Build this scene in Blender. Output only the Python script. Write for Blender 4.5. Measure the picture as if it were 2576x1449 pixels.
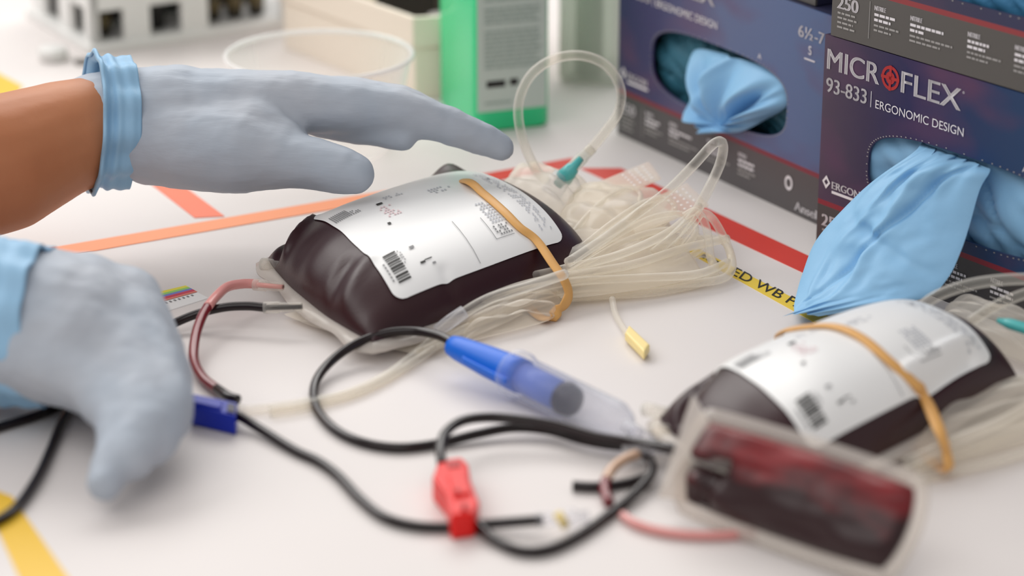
import bpy, bmesh, math, random
from mathutils import Vector, Matrix, noise

for o in list(bpy.data.objects):
    bpy.data.objects.remove(o, do_unlink=True)
SC = bpy.context.scene
COL = SC.collection
random.seed(7)

# ------------------------------------------------------------------ camera, world, lights, exposure
FPX, TH, CH = 6300.0, math.radians(20.5), 0.385       # focal length in pixels, downward pitch, height above the table
cam = bpy.data.cameras.new('camera')
cam.sensor_width = 36.0
cam.lens = 36.0 * FPX / 2576.0
cam.clip_start = 0.02
cam.clip_end = 30
cam.dof.use_dof = True
cam.dof.focus_distance = 1.09
cam.dof.aperture_fstop = 5.0
cam_o = bpy.data.objects.new('camera', cam)
COL.objects.link(cam_o)
cam_o.location = (0, 0, CH)
cam_o.rotation_euler = (math.pi / 2 - TH, 0, 0)
SC.camera = cam_o

world = bpy.data.worlds.new('world')
SC.world = world
world.use_nodes = True
bg = world.node_tree.nodes['Background']
bg.inputs[0].default_value = (1.0, 0.965, 0.94, 1)
bg.inputs[1].default_value = 0.42


def area(name, loc, target, sx, sy, power, col):
    l = bpy.data.lights.new(name, 'AREA')
    l.shape = 'RECTANGLE'
    l.size, l.size_y, l.energy, l.color = sx, sy, power, col
    o = bpy.data.objects.new(name, l)
    COL.objects.link(o)
    o.location = loc
    o.rotation_euler = (Vector(target) - Vector(loc)).to_track_quat('-Z', 'Y').to_euler()
    return o


area('ceiling_panel', (-0.15, 2.35, 1.2), (0.0, 1.15, 0), 1.9, 0.9, 22, (1.0, 0.98, 0.95))
area('ceiling_panel.001', (-1.25, 1.7, 1.15), (0.05, 1.05, 0), 1.5, 0.9, 13, (1.0, 0.98, 0.95))
area('front_fill_panel', (-0.7, -0.35, 1.95), (0.1, 1.05, 0), 2.6, 1.8, 20, (1.0, 0.98, 0.96))  # added front fill, lifts the boxes, gloves and right of the table

SC.cycles.transparent_max_bounces = 48      # many layers of clear tubing lie over each other
SC.cycles.max_bounces = 16

SC.view_settings.view_transform = 'Standard'
SC.view_settings.look = 'None'
SC.view_settings.gamma = 1
SC.view_settings.use_curve_mapping = False
SC.view_settings.exposure = 0.0

# ------------------------------------------------------------------ helpers: geometry of the view
SN, CS = math.sin(TH), math.cos(TH)


def ray(u, v):
    a = (u - 1288) / FPX
    b = (724.5 - v) / FPX
    return Vector((a, CS + b * SN, -SN + b * CS))


def P(u, v, z=0.0):
    """point of the table scene at height z seen at photo position u, v"""
    r = ray(u, v)
    p = r * ((z - CH) / r.z)
    return Vector((p.x, p.y, z))


def D(u, v, d):
    """point at depth d from the lens"""
    p = ray(u, v) * d
    return Vector((p.x, p.y, p.z + CH))


def px(p):
    d = p.y * CS - (p.z - CH) * SN
    up = p.y * SN + (p.z - CH) * CS
    return 1288 + FPX * p.x / d, 724.5 - FPX * up / d


class Face:
    """upright rectangular face of a carton: s along it, z up, o outwards"""

    def __init__(self, ox, oy, deg, oz=0.0):
        a = math.radians(deg)
        self.O = Vector((ox, oy, oz))
        self.ex = Vector((math.cos(a), math.sin(a), 0))
        self.n = Vector((math.sin(a), -math.cos(a), 0))

    def pt(self, s, z, o=0.0):
        return self.O + self.ex * s + self.n * o + Vector((0, 0, z))

    def at(self, u, v, o=0.0):
        r = ray(u, v)
        t = self.n.dot(self.O + self.n * o - Vector((0, 0, CH))) / self.n.dot(r)
        return Vector((0, 0, CH)) + r * t

    def sz(self, u, v):
        q = self.at(u, v) - self.O
        return q.dot(self.ex), q.z


# ------------------------------------------------------------------ helpers: objects
WLOC = {}


def link(o, parent=None, loc=Vector((0, 0, 0))):
    COL.objects.link(o)
    WLOC[o] = Vector(loc)
    if parent is not None:
        o.parent = parent
        o.location = Vector(loc) - WLOC[parent]
    else:
        o.location = loc
    return o


def tag(o, label=None, cat=None, group=None, kind=None):
    if label:
        o['label'] = label
    if cat:
        o['category'] = cat
    if group:
        o['group'] = group
    if kind:
        o['kind'] = kind
    return o


def thing(name, loc, label, cat, group=None):
    return tag(link(bpy.data.objects.new(name, None), None, Vector(loc)), label, cat, group)


def obj(name, verts, faces, mat, parent=None, smooth=True, uvs=None):
    verts = [Vector(v) for v in verts]
    n = len(verts)
    base = Vector((sum(v.x for v in verts) / n, sum(v.y for v in verts) / n, min(v.z for v in verts)))
    me = bpy.data.meshes.new(name)
    me.from_pydata([v - base for v in verts], [], faces)
    bm = bmesh.new()
    bm.from_mesh(me)
    bmesh.ops.recalc_face_normals(bm, faces=bm.faces)
    if uvs:
        lay = bm.loops.layers.uv.new('UVMap')
        bm.verts.ensure_lookup_table()
        for f in bm.faces:
            for l in f.loops:
                l[lay].uv = uvs[l.vert.index]
    bm.to_mesh(me)
    bm.free()
    me.materials.append(mat)
    if smooth:
        for p in me.polygons:
            p.use_smooth = True
    return link(bpy.data.objects.new(name, me), parent, base)


def bevel(o, w, seg=2):
    m = o.modifiers.new('bevel', 'BEVEL')
    m.width = w
    m.segments = seg
    m.limit_method = 'ANGLE'
    m.angle_limit = math.radians(40)
    return o


class MB:
    def __init__(self):
        self.v, self.f = [], []

    def add(self, v, f):
        k = len(self.v)
        self.v += v
        self.f += [tuple(i + k for i in q) for q in f]
        return self

    def box(self, O, ax, ay, az):
        O, ax, ay, az = map(Vector, (O, ax, ay, az))
        c = [O, O + ax, O + ax + ay, O + ay]
        return self.add(c + [q + az for q in c], [(0, 1, 2, 3), (4, 5, 6, 7), (0, 1, 5, 4), (1, 2, 6, 5), (2, 3, 7, 6), (3, 0, 4, 7)])

    def build(self, name, mat, parent=None, smooth=False, uvs=None):
        return obj(name, self.v, self.f, mat, parent, smooth, uvs)


def catmull(pts, n=10, closed=False):
    pts = [Vector(p) for p in pts]
    out = []
    L = len(pts)
    for i in range(L if closed else L - 1):
        if closed:
            a, b, c, d = pts[(i - 1) % L], pts[i], pts[(i + 1) % L], pts[(i + 2) % L]
        else:
            b, c = pts[i], pts[i + 1]
            a = pts[i - 1] if i > 0 else b * 2 - c
            d = pts[i + 2] if i + 2 < L else c * 2 - b
        for k in range(n):
            t = k / n
            out.append(0.5 * ((2 * b) + (c - a) * t + (2 * a - 5 * b + 4 * c - d) * t * t + (3 * b - a - 3 * c + d) * t ** 3))
    if not closed:
        out.append(pts[-1])
    return out


def sweep(path, r, seg=12, closed=False, flat=None):
    """tube along a path; r number or f(t); flat=(axis, half width, half thickness) makes a band"""
    n = len(path)
    V, F = [], []
    side = None
    for i, p in enumerate(path):
        a = path[(i - 1) % n] if closed or i > 0 else path[i]
        b = path[(i + 1) % n] if closed or i < n - 1 else path[i]
        t = (b - a)
        t = t.normalized() if t.length > 1e-9 else Vector((1, 0, 0))
        if flat:
            side = flat[0] - t * flat[0].dot(t)
            side.normalize()
        elif side is None:
            side = t.cross(Vector((0, 0, 1)))
            if side.length < 1e-3:
                side = t.cross(Vector((1, 0, 0)))
            side.normalize()
        else:
            side = side - t * side.dot(t)
            side.normalize()
        up = side.cross(t)
        rr = r(i / (n - 1)) if callable(r) else r
        for k in range(seg):
            q = 2 * math.pi * k / seg
            if flat:
                V.append(p + side * flat[1] * math.cos(q) + up * flat[2] * math.sin(q))
            else:
                V.append(p + side * rr * math.cos(q) + up * rr * math.sin(q))
    for i in range(n if closed else n - 1):
        j = (i + 1) % n
        for k in range(seg):
            l = (k + 1) % seg
            F.append((i * seg + k, i * seg + l, j * seg + l, j * seg + k))
    if not closed:
        F.append(tuple(range(seg)))
        F.append(tuple((n - 1) * seg + k for k in range(seg)))
    return V, F


def tube(name, pts, r, mat, parent=None, n=10, seg=12):
    v, f = sweep(catmull(pts, n), r, seg)
    return obj(name, v, f, mat, parent)


def pxs(*l):
    return [P(*q) for q in l]


def lathe(A, B, prof, seg=28, caps=True):
    """prof: list of (position along A-B 0..1, radius)"""
    A, B = Vector(A), Vector(B)
    ax = (B - A).normalized()
    s = ax.cross(Vector((0, 0, 1)))
    if s.length < 1e-3:
        s = Vector((1, 0, 0))
    s.normalize()
    u = s.cross(ax)
    V, F = [], []
    for t, r in prof:
        c = A + (B - A) * t
        for k in range(seg):
            q = 2 * math.pi * k / seg
            V.append(c + s * r * math.cos(q) + u * r * math.sin(q))
    n = len(prof)
    for i in range(n - 1):
        for k in range(seg):
            l = (k + 1) % seg
            F.append((i * seg + k, i * seg + l, (i + 1) * seg + l, (i + 1) * seg + k))
    if caps:
        F.append(tuple(range(seg)))
        F.append(tuple((n - 1) * seg + k for k in range(seg)))
    return V, F


def grid(fn, nu, nv):
    V = [fn(i / nu, j / nv) for i in range(nu + 1) for j in range(nv + 1)]
    F = [(i * (nv + 1) + j, i * (nv + 1) + j + 1, (i + 1) * (nv + 1) + j + 1, (i + 1) * (nv + 1) + j) for i in range(nu) for j in range(nv)]
    return V, F


# ------------------------------------------------------------------ materials
def lin(c):
    def g(x):
        x /= 255.0
        return x / 12.92 if x <= 0.04045 else ((x + 0.055) / 1.055) ** 2.4
    return (g(c[0]), g(c[1]), g(c[2]), 1)


def mat(name, c, rough=0.5, spec=0.5, coat=0.0, bump=None, sss=0.0, var=None, trans=0.0, metal=0.0, stretch=None):
    m = bpy.data.materials.new(name)
    m.use_nodes = True
    nt = m.node_tree
    b = nt.nodes['Principled BSDF']
    b.inputs['Base Color'].default_value = lin(c)
    b.inputs['Roughness'].default_value = rough
    b.inputs['Specular IOR Level'].default_value = spec
    b.inputs['Coat Weight'].default_value = coat
    b.inputs['Coat Roughness'].default_value = 0.08
    b.inputs['Transmission Weight'].default_value = trans
    b.inputs['Metallic'].default_value = metal
    if sss:
        b.inputs['Subsurface Weight'].default_value = sss
        b.inputs['Subsurface Radius'].default_value = (1, 0.5, 0.35)
        b.inputs['Subsurface Scale'].default_value = 0.004
    tc = nt.nodes.new('ShaderNodeTexCoord')
    if var:                                   # (other colour, noise scale)
        nz = nt.nodes.new('ShaderNodeTexNoise')
        nz.inputs['Scale'].default_value = var[1]
        nz.inputs['Detail'].default_value = 4
        nt.links.new(tc.outputs['Object'], nz.inputs['Vector'])
        rp = nt.nodes.new('ShaderNodeValToRGB')
        rp.color_ramp.elements[0].position = 0.35
        rp.color_ramp.elements[1].position = 0.65
        rp.color_ramp.elements[0].color = lin(c)
        rp.color_ramp.elements[1].color = lin(var[0])
        nt.links.new(nz.outputs['Fac'], rp.inputs[0])
        nt.links.new(rp.outputs[0], b.inputs['Base Color'])
    if bump:                                  # (scale, strength, distance)
        nz = nt.nodes.new('ShaderNodeTexNoise')
        nz.inputs['Scale'].default_value = bump[0]
        nz.inputs['Detail'].default_value = 5
        if stretch:
            mp = nt.nodes.new('ShaderNodeMapping')
            mp.inputs['Scale'].default_value = stretch
            nt.links.new(tc.outputs['Object'], mp.inputs['Vector'])
            nt.links.new(mp.outputs[0], nz.inputs['Vector'])
        else:
            nt.links.new(tc.outputs['Object'], nz.inputs['Vector'])
        bp = nt.nodes.new('ShaderNodeBump')
        bp.inputs['Strength'].default_value = bump[1]
        bp.inputs['Distance'].default_value = bump[2]
        nt.links.new(nz.outputs['Fac'], bp.inputs['Height'])
        nt.links.new(bp.outputs[0], b.inputs['Normal'])
    return m


def clear(name, tint, through, lo, hi, body=(250, 250, 250), rough=0.12, blend=0.35, glow=0.25):
    """thin clear plastic: see-through, more surface towards grazing angles"""
    m = bpy.data.materials.new(name)
    m.use_nodes = True
    nt = m.node_tree
    b = nt.nodes['Principled BSDF']
    b.inputs['Base Color'].default_value = lin(body)
    b.inputs['Roughness'].default_value = rough
    b.inputs['Specular IOR Level'].default_value = 0.6
    tl = nt.nodes.new('ShaderNodeBsdfTranslucent')
    tl.inputs[0].default_value = lin(body)
    bt_ = nt.nodes.new('ShaderNodeMixShader')
    bt_.inputs[0].default_value = glow
    nt.links.new(b.outputs[0], bt_.inputs[1])
    nt.links.new(tl.outputs[0], bt_.inputs[2])
    tr = nt.nodes.new('ShaderNodeBsdfTransparent')
    tr.inputs[0].default_value = lin(through)
    lw = nt.nodes.new('ShaderNodeLayerWeight')
    lw.inputs['Blend'].default_value = blend
    mr = nt.nodes.new('ShaderNodeMapRange')
    mr.inputs['To Min'].default_value = lo
    mr.inputs['To Max'].default_value = hi
    nt.links.new(lw.outputs['Facing'], mr.inputs['Value'])
    mx = nt.nodes.new('ShaderNodeMixShader')
    nt.links.new(mr.outputs[0], mx.inputs[0])
    nt.links.new(tr.outputs[0], mx.inputs[1])
    nt.links.new(bt_.outputs[0], mx.inputs[2])
    nt.links.new(mx.outputs[0], nt.nodes['Material Output'].inputs['Surface'])
    return m


M = {}
M['table'] = mat('table_white', (227, 221, 219), 0.45, 0.25, var=((223, 217, 215), 6))
M['leg'] = mat('grey_steel', (150, 150, 152), 0.4, metal=0.6)
M['floor'] = mat('grey_vinyl_floor', (150, 150, 148), 0.5)
M['orange'] = mat('orange_tape', (250, 152, 100), 0.45)
M['orange2'] = mat('deep_orange_tape', (245, 118, 82), 0.45)
M['red'] = mat('red_tape', (214, 62, 48), 0.45)
M['yellow'] = mat('yellow_tape', (232, 186, 30), 0.45)
M['yellow2'] = mat('yellow_print_tape', (236, 205, 70), 0.45)
M['ink'] = mat('black_ink', (30, 28, 26), 0.6)
M['inkgrey'] = mat('grey_ink', (140, 140, 142), 0.6)
M['inkpale'] = mat('pale_ink', (196, 198, 204), 0.6)
M['inkpink'] = mat('pink_ink', (224, 196, 200), 0.6)
M['white_ink'] = mat('white_ink', (236, 232, 236), 0.5)
M['grey_print'] = mat('grey_print', (165, 162, 160), 0.5)
M['label'] = mat('label_paper', (240, 240, 240), 0.35, 0.5)
M['blood'] = mat('blood_in_vinyl', (46, 14, 21), 0.38, 0.42, bump=(900, 0.12, 0.0004))
M['pouch_blood'] = mat('blood_pouch', (40, 9, 14), 0.36, 0.5, 0.0)
nt = M['pouch_blood'].node_tree                      # thinner, redder blood along the pouch's upper side, in patches
_tc = nt.nodes.new('ShaderNodeTexCoord')
_sp = nt.nodes.new('ShaderNodeSeparateXYZ')
nt.links.new(_tc.outputs['Generated'], _sp.inputs[0])
_nz = nt.nodes.new('ShaderNodeTexNoise')
_nz.inputs['Scale'].default_value = 4.0
nt.links.new(_tc.outputs['Generated'], _nz.inputs['Vector'])
_ad = nt.nodes.new('ShaderNodeMath')
_ad.operation = 'MULTIPLY_ADD'
_ad.inputs[1].default_value = 1.3
nt.links.new(_nz.outputs['Fac'], _ad.inputs[0])
nt.links.new(_sp.outputs[2], _ad.inputs[2])
_rp = nt.nodes.new('ShaderNodeValToRGB')
_rp.color_ramp.elements[0].position, _rp.color_ramp.elements[0].color = 0.60, lin((40, 9, 14))
_rp.color_ramp.elements[1].position, _rp.color_ramp.elements[1].color = 0.88, lin((128, 12, 22))
_hf = nt.nodes.new('ShaderNodeMath')
_hf.operation = 'MULTIPLY'
_hf.inputs[1].default_value = 0.5
nt.links.new(_ad.outputs[0], _hf.inputs[0])
nt.links.new(_hf.outputs[0], _rp.inputs[0])
nt.links.new(_rp.outputs[0], nt.nodes['Principled BSDF'].inputs['Base Color'])
M['clear'] = clear('clear_vinyl_tube', None, (252, 250, 246), 0.10, 0.8, (250, 248, 242), 0.08)
M['clear2'] = clear('clear_stiff_plastic', None, (250, 250, 252), 0.10, 0.7, (245, 246, 250), 0.06)
M['barrel'] = clear('frosty_clear_barrel', None, (250, 250, 253), 0.15, 0.75, (240, 243, 252), 0.08)
M['flange'] = clear('clear_vinyl_sheet', None, (250, 247, 243), 0.30, 0.8, (244, 238, 233), 0.15)
M['cream'] = clear('cream_vinyl_sheet', None, (255, 253, 250), 0.26, 0.8, (255, 251, 243), 0.18, glow=0.5)
M['creamtube'] = clear('cream_vinyl_tube', None, (255, 254, 251), 0.17, 0.75, (255, 251, 244), 0.1, glow=0.4)
M['band'] = mat('rubber_band', (224, 170, 100), 0.45, 0.4)
M['teal'] = mat('teal_plastic', (92, 200, 200), 0.3, trans=0.2)
M['tubedark'] = mat('tube_of_dark_blood', (22, 7, 10), 0.2, 0.45)
M['tuberust'] = mat('tube_of_red_blood', (122, 26, 38), 0.2, 0.6)
M['tubepink'] = mat('tube_of_thin_blood', (222, 150, 146), 0.2, 0.6)
M['tubebeige'] = mat('tube_of_pale_blood', (214, 178, 152), 0.25, 0.5)
M['blueneedle'] = mat('blue_plastic', (0, 104, 220), 0.4, 0.4)
M['blueclamp'] = mat('dark_blue_plastic', (10, 40, 170), 0.35, 0.4)
M['redclamp'] = mat('red_plastic', (232, 20, 16), 0.38, 0.4)
M['paleblue'] = mat('pale_blue_plastic', (110, 138, 222), 0.35, 0.4)
M['stopper'] = mat('dark_stopper', (36, 30, 60), 0.35, 0.4)
M['yellowclip'] = mat('pale_yellow_plastic', (250, 226, 152), 0.4)
M['glove'] = mat('pale_blue_nitrile', (180, 186, 196), 0.55, 0.3, bump=(45, 0.45, 0.003), var=((172, 182, 195), 25), stretch=(0.3, 1.4, 1.4))
M['cuff'] = mat('blue_nitrile_cuff', (148, 190, 222), 0.5, 0.3, bump=(90, 0.25, 0.002))
M['skin'] = mat('brown_skin', (192, 128, 90), 0.5, 0.4, sss=0.15, bump=(250, 0.1, 0.001), var=((180, 114, 76), 18))
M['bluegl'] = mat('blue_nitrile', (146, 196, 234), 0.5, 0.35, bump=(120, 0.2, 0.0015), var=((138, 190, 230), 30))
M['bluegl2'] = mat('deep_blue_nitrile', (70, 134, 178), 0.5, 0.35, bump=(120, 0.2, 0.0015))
M['shadegl'] = mat('blue_nitrile_shade', (58, 116, 138), 0.5, 0.35, bump=(120, 0.2, 0.0015))  # the gloves' blue, darkened to carry the shade inside the carton
M['cardside'] = mat('navy_card', (40, 42, 70), 0.5)
M['cardin'] = mat('grey_card', (70, 66, 62), 0.8)
M['rackwhite'] = mat('white_plastic', (226, 226, 224), 0.4)
M['dark'] = mat('black_plastic', (22, 20, 18), 0.5)
M['amber'] = mat('amber_glass', (96, 82, 50), 0.25)
M['vial'] = mat('dark_vial', (44, 38, 26), 0.25)
M['bin'] = mat('cream_plastic', (236, 224, 208), 0.45)
M['bottle'] = mat('green_plastic', (48, 216, 144), 0.25, 0.5, sss=0.0)
M['bottlelabel'] = mat('pale_green_label', (196, 210, 200), 0.5)
M['labeltext'] = mat('grey_green_print', (160, 178, 168), 0.6)
M['jar'] = clear('frosted_grey_plastic', None, (225, 230, 225), 0.5, 0.8, (226, 228, 220), 0.3)
M['bowl'] = clear('clear_bowl_plastic', None, (252, 250, 248), 0.14, 0.75, (250, 250, 250), 0.1)
M['rim'] = clear('bowl_rim_plastic', None, (252, 250, 248), 0.55, 0.9, (252, 252, 252), 0.1)
M['graybit'] = mat('grey_rubber', (120, 116, 112), 0.5)


def carton_mat(name, stops, strip, redline, tint):
    """printed carton face: left-right colour fade, clouds of purple, dark strip with a red line below it; UV = (s/W, z/H)"""
    m = bpy.data.materials.new(name)
    m.use_nodes = True
    nt = m.node_tree
    b = nt.nodes['Principled BSDF']
    b.inputs['Roughness'].default_value = 0.38
    b.inputs['Specular IOR Level'].default_value = 0.45
    uv = nt.nodes.new('ShaderNodeUVMap')
    uv.uv_map = 'UVMap'
    sp = nt.nodes.new('ShaderNodeSeparateXYZ')
    nt.links.new(uv.outputs[0], sp.inputs[0])
    rp = nt.nodes.new('ShaderNodeValToRGB')
    cr = rp.color_ramp
    cr.elements[0].position, cr.elements[0].color = stops[0][0], lin(stops[0][1])
    cr.elements[1].position, cr.elements[1].color = stops[-1][0], lin(stops[-1][1])
    for p_, c_ in stops[1:-1]:
        e = cr.elements.new(p_)
        e.color = lin(c_)
    nt.links.new(sp.outputs[0], rp.inputs[0])
    nz = nt.nodes.new('ShaderNodeTexNoise')
    nz.inputs['Scale'].default_value = 3.2
    nz.inputs['Detail'].default_value = 2
    nt.links.new(uv.outputs[0], nz.inputs['Vector'])
    r2 = nt.nodes.new('ShaderNodeValToRGB')
    r2.color_ramp.elements[0].position, r2.color_ramp.elements[0].color = 0.48, (0, 0, 0, 1)
    r2.color_ramp.elements[1].position, r2.color_ramp.elements[1].color = 0.72, (1, 1, 1, 1)
    nt.links.new(nz.outputs['Fac'], r2.inputs[0])
    m1 = nt.nodes.new('ShaderNodeMixRGB')
    nt.links.new(r2.outputs[0], m1.inputs[0])
    nt.links.new(rp.outputs[0], m1.inputs[1])
    m1.inputs[2].default_value = lin(tint)
    # strip
    rz = nt.nodes.new('ShaderNodeValToRGB')
    rz.color_ramp.interpolation = 'CONSTANT'
    rz.color_ramp.elements[0].position, rz.color_ramp.elements[0].color = 0.0, (1, 1, 1, 1)
    rz.color_ramp.elements[1].position, rz.color_ramp.elements[1].color = 0.222, (0, 0, 0, 1)
    nt.links.new(sp.outputs[1], rz.inputs[0])
    m2 = nt.nodes.new('ShaderNodeMixRGB')
    nt.links.new(rz.outputs[0], m2.inputs[0])
    nt.links.new(m1.outputs[0], m2.inputs[1])
    m2.inputs[2].default_value = lin(strip)
    rr = nt.nodes.new('ShaderNodeValToRGB')
    rr.color_ramp.interpolation = 'CONSTANT'
    rr.color_ramp.elements[0].position, rr.color_ramp.elements[0].color = 0.0, (0, 0, 0, 1)
    rr.color_ramp.elements[1].position, rr.color_ramp.elements[1].color = 0.222, (1, 1, 1, 1)
    e = rr.color_ramp.elements.new(0.243)
    e.color = (0, 0, 0, 1)
    nt.links.new(sp.outputs[1], rr.inputs[0])
    m3 = nt.nodes.new('ShaderNodeMixRGB')
    nt.links.new(rr.outputs[0], m3.inputs[0])
    nt.links.new(m2.outputs[0], m3.inputs[1])
    m3.inputs[2].default_value = lin(redline)
    nt.links.new(m3.outputs[0], b.inputs['Base Color'])
    return m


M['cartonR'] = carton_mat('carton_print_navy', [(0, (78, 62, 82)), (0.16, (56, 45, 77)), (0.32, (31, 33, 82)), (0.6, (30, 57, 98)), (1, (30, 73, 112))], (74, 71, 72), (140, 42, 56), (92, 58, 90))
M['cartonL'] = carton_mat('carton_print_sheen', [(0, (58, 54, 96)), (0.2, (64, 60, 104)), (0.5, (92, 104, 142)), (0.8, (86, 104, 146)), (1, (78, 100, 142))], (84, 80, 82), (128, 46, 60), (98, 66, 100))  # paler version of the print, glossy sheen put into the colours
M['cartonT'] = carton_mat('carton_print_grey', [(0, (70, 66, 84)), (0.4, (60, 58, 84)), (1, (44, 56, 92))], (92, 89, 86), (150, 62, 66), (78, 60, 84))

# ------------------------------------------------------------------ text
_TXT = {}


def text2d(s, weight=0.0):
    if (s, weight) in _TXT:
        return _TXT[s, weight]
    c = bpy.data.curves.new('t', 'FONT')
    c.body = s
    c.size = 1
    c.offset = weight
    o = bpy.data.objects.new('t', c)
    COL.objects.link(o)
    dg = bpy.context.evaluated_depsgraph_get()
    me = bpy.data.meshes.new_from_object(o.evaluated_get(dg))
    V = [(v.co.x, v.co.y) for v in me.vertices]
    F = [tuple(p.vertices) for p in me.polygons]
    bpy.data.objects.remove(o)
    bpy.data.meshes.remove(me)
    x0, x1 = min(v[0] for v in V), max(v[0] for v in V)
    y0, y1 = min(v[1] for v in V), max(v[1] for v in V)
    V = [((x - x0) / (x1 - x0), (y - y0) / (y1 - y0)) for x, y in V]
    _TXT[s, weight] = (V, F)
    return V, F


def fit_text(name, s, fn, m, parent, weight=0.0, bold=0.0):
    """lettering mapped by fn(a, b), a and b in 0..1"""
    V, F = text2d(s, weight)
    if not bold:
        return obj(name, [fn(a, b) for a, b in V], F, m, parent, smooth=False)
    mb = MB()
    for da in (-bold, 0, bold):                    # heavier strokes
        mb.add([fn(a + da, b) for a, b in V], F)
    return mb.build(name, m, parent)


# ------------------------------------------------------------------ the table, floor, tapes
fl = MB().box((-3, -2, -0.76), (6, 0, 0), (0, 6, 0), (0, 0, 0.02)).build('floor', M['floor'])
tag(fl, kind='structure')
TB = thing('work_table', (0, 1.2, -0.74), 'long white laboratory table that everything in the picture stands on', 'table')
bevel(MB().box((-1.3, 0.05, -0.03), (2.6, 0, 0), (0, 2.5, 0), (0, 0, 0.03)).build('tabletop', M['table'], TB), 0.004)
for lx in (-1.22, 1.16):
    for ly in (0.12, 2.42):
        MB().box((lx, ly, -0.74), (0.05, 0, 0), (0, 0.05, 0), (0, 0, 0.71)).build('leg', M['leg'], TB)


def tape(name, quad, m, label, z=0.0003):
    b = [P(*q, 0.0) for q in quad]
    V, F = [], []
    n = 10
    for i in range(n + 1):                     # subdivided along its length, laid a hair unevenly
        t = i / n
        for a, c in ((b[0], b[1]), (b[3], b[2])):
            p = a.lerp(c, t)
            V += [Vector((p.x, p.y, 0.0)), Vector((p.x, p.y, z))]
    for i in range(n):
        k, l = i * 4, i * 4 + 4
        F += [(k + 1, k + 3, l + 3, l + 1), (k, k + 1, l + 1, l), (k + 2, l + 2, l + 3, k + 3), (k, l, l + 2, k + 2)]
    F += [(0, 2, 3, 1), (n * 4, n * 4 + 1, n * 4 + 3, n * 4 + 2)]
    return tag(obj(name, V, F, m, None, False), label, 'tape')


tape('tape_strip', [(60, 636), (1200, 441), (1200, 464), (60, 663)], M['orange'], 'long thin orange tape line running behind the middle blood bag')
tape('tape_strip', [(1200, 441), (1440, 398), (1440, 421), (1200, 464)], M['red'], 'short red tape end meeting the orange line, seen through the tall tube loop')
tape('tape_strip', [(300, 402), (372, 402), (565, 545), (490, 549)], M['orange2'], 'broad short orange tape slanting out from under the stretched gloved hand')
tape('tape_strip', [(1462, 425), (1562, 425), (2150, 700), (2100, 724)], M['red'], 'long red tape line along the front of the glove boxes', 0.0005)
tape('tape_strip', [(-60, 1215), (30, 1250), (190, 1480), (60, 1480)], M['yellow'], 'wide yellow tape at the near corner below the curled gloved hand')
tape('tape_strip', [(-60, 155), (-60, 225), (30, 250), (58, 218)], M['yellow'], 'yellow tape end on the table behind the bare forearm')
yt = tape('printed_tape', [(1725, 632), (1758, 628), (2125, 818), (2085, 832)], M['yellow2'], 'narrow yellow tape printed with black capital letters in front of the glove boxes')
A0, A1, B0, B1 = P(1836, 694), P(2018, 788), P(1856, 670), P(2044, 766)
fit_text('lettering', 'ED WB PA', lambda a, b: A0.lerp(A1, a).lerp(B0.lerp(B1, a), 0.10 + 0.72 * b) + Vector((0, 0, 0.0005)), M['ink'], yt)
A2, A3, B2, B3 = P(1752, 648), P(1800, 673), P(1772, 634), P(1822, 660)
for q in (0.1, 0.4, 0.7):
    V = [A2.lerp(A3, q).lerp(B2.lerp(B3, q), 0.2), A2.lerp(A3, q + 0.2).lerp(B2.lerp(B3, q + 0.2), 0.2), A2.lerp(A3, q + 0.2).lerp(B2.lerp(B3, q + 0.2), 0.7), A2.lerp(A3, q).lerp(B2.lerp(B3, q), 0.7)]
    obj('ink_mark', [p + Vector((0, 0, 0.0005)) for p in V], [(0, 1, 2, 3)], M['ink'], yt, False)

# ------------------------------------------------------------------ cartons of gloves
CW, CHH, CD = 0.176, 0.1015, 0.105
HS0, HS1, HZ0, HZ1 = 0.031, 0.145, 0.0305, 0.0675       # the opening in a carton's front


def hole_curve(n=48):
    cx, cz = (HS0 + HS1) / 2, (HZ0 + HZ1) / 2
    a, b = (HS1 - HS0) / 2, (HZ1 - HZ0) / 2
    out = []
    for k in range(n):
        q = 2 * math.pi * k / n
        c, s = math.cos(q), math.sin(q)
        e = 2 / 3.2
        out.append((cx + a * math.copysign(abs(c) ** e, c), cz + b * math.copysign(abs(s) ** e, s)))
    return out


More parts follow.
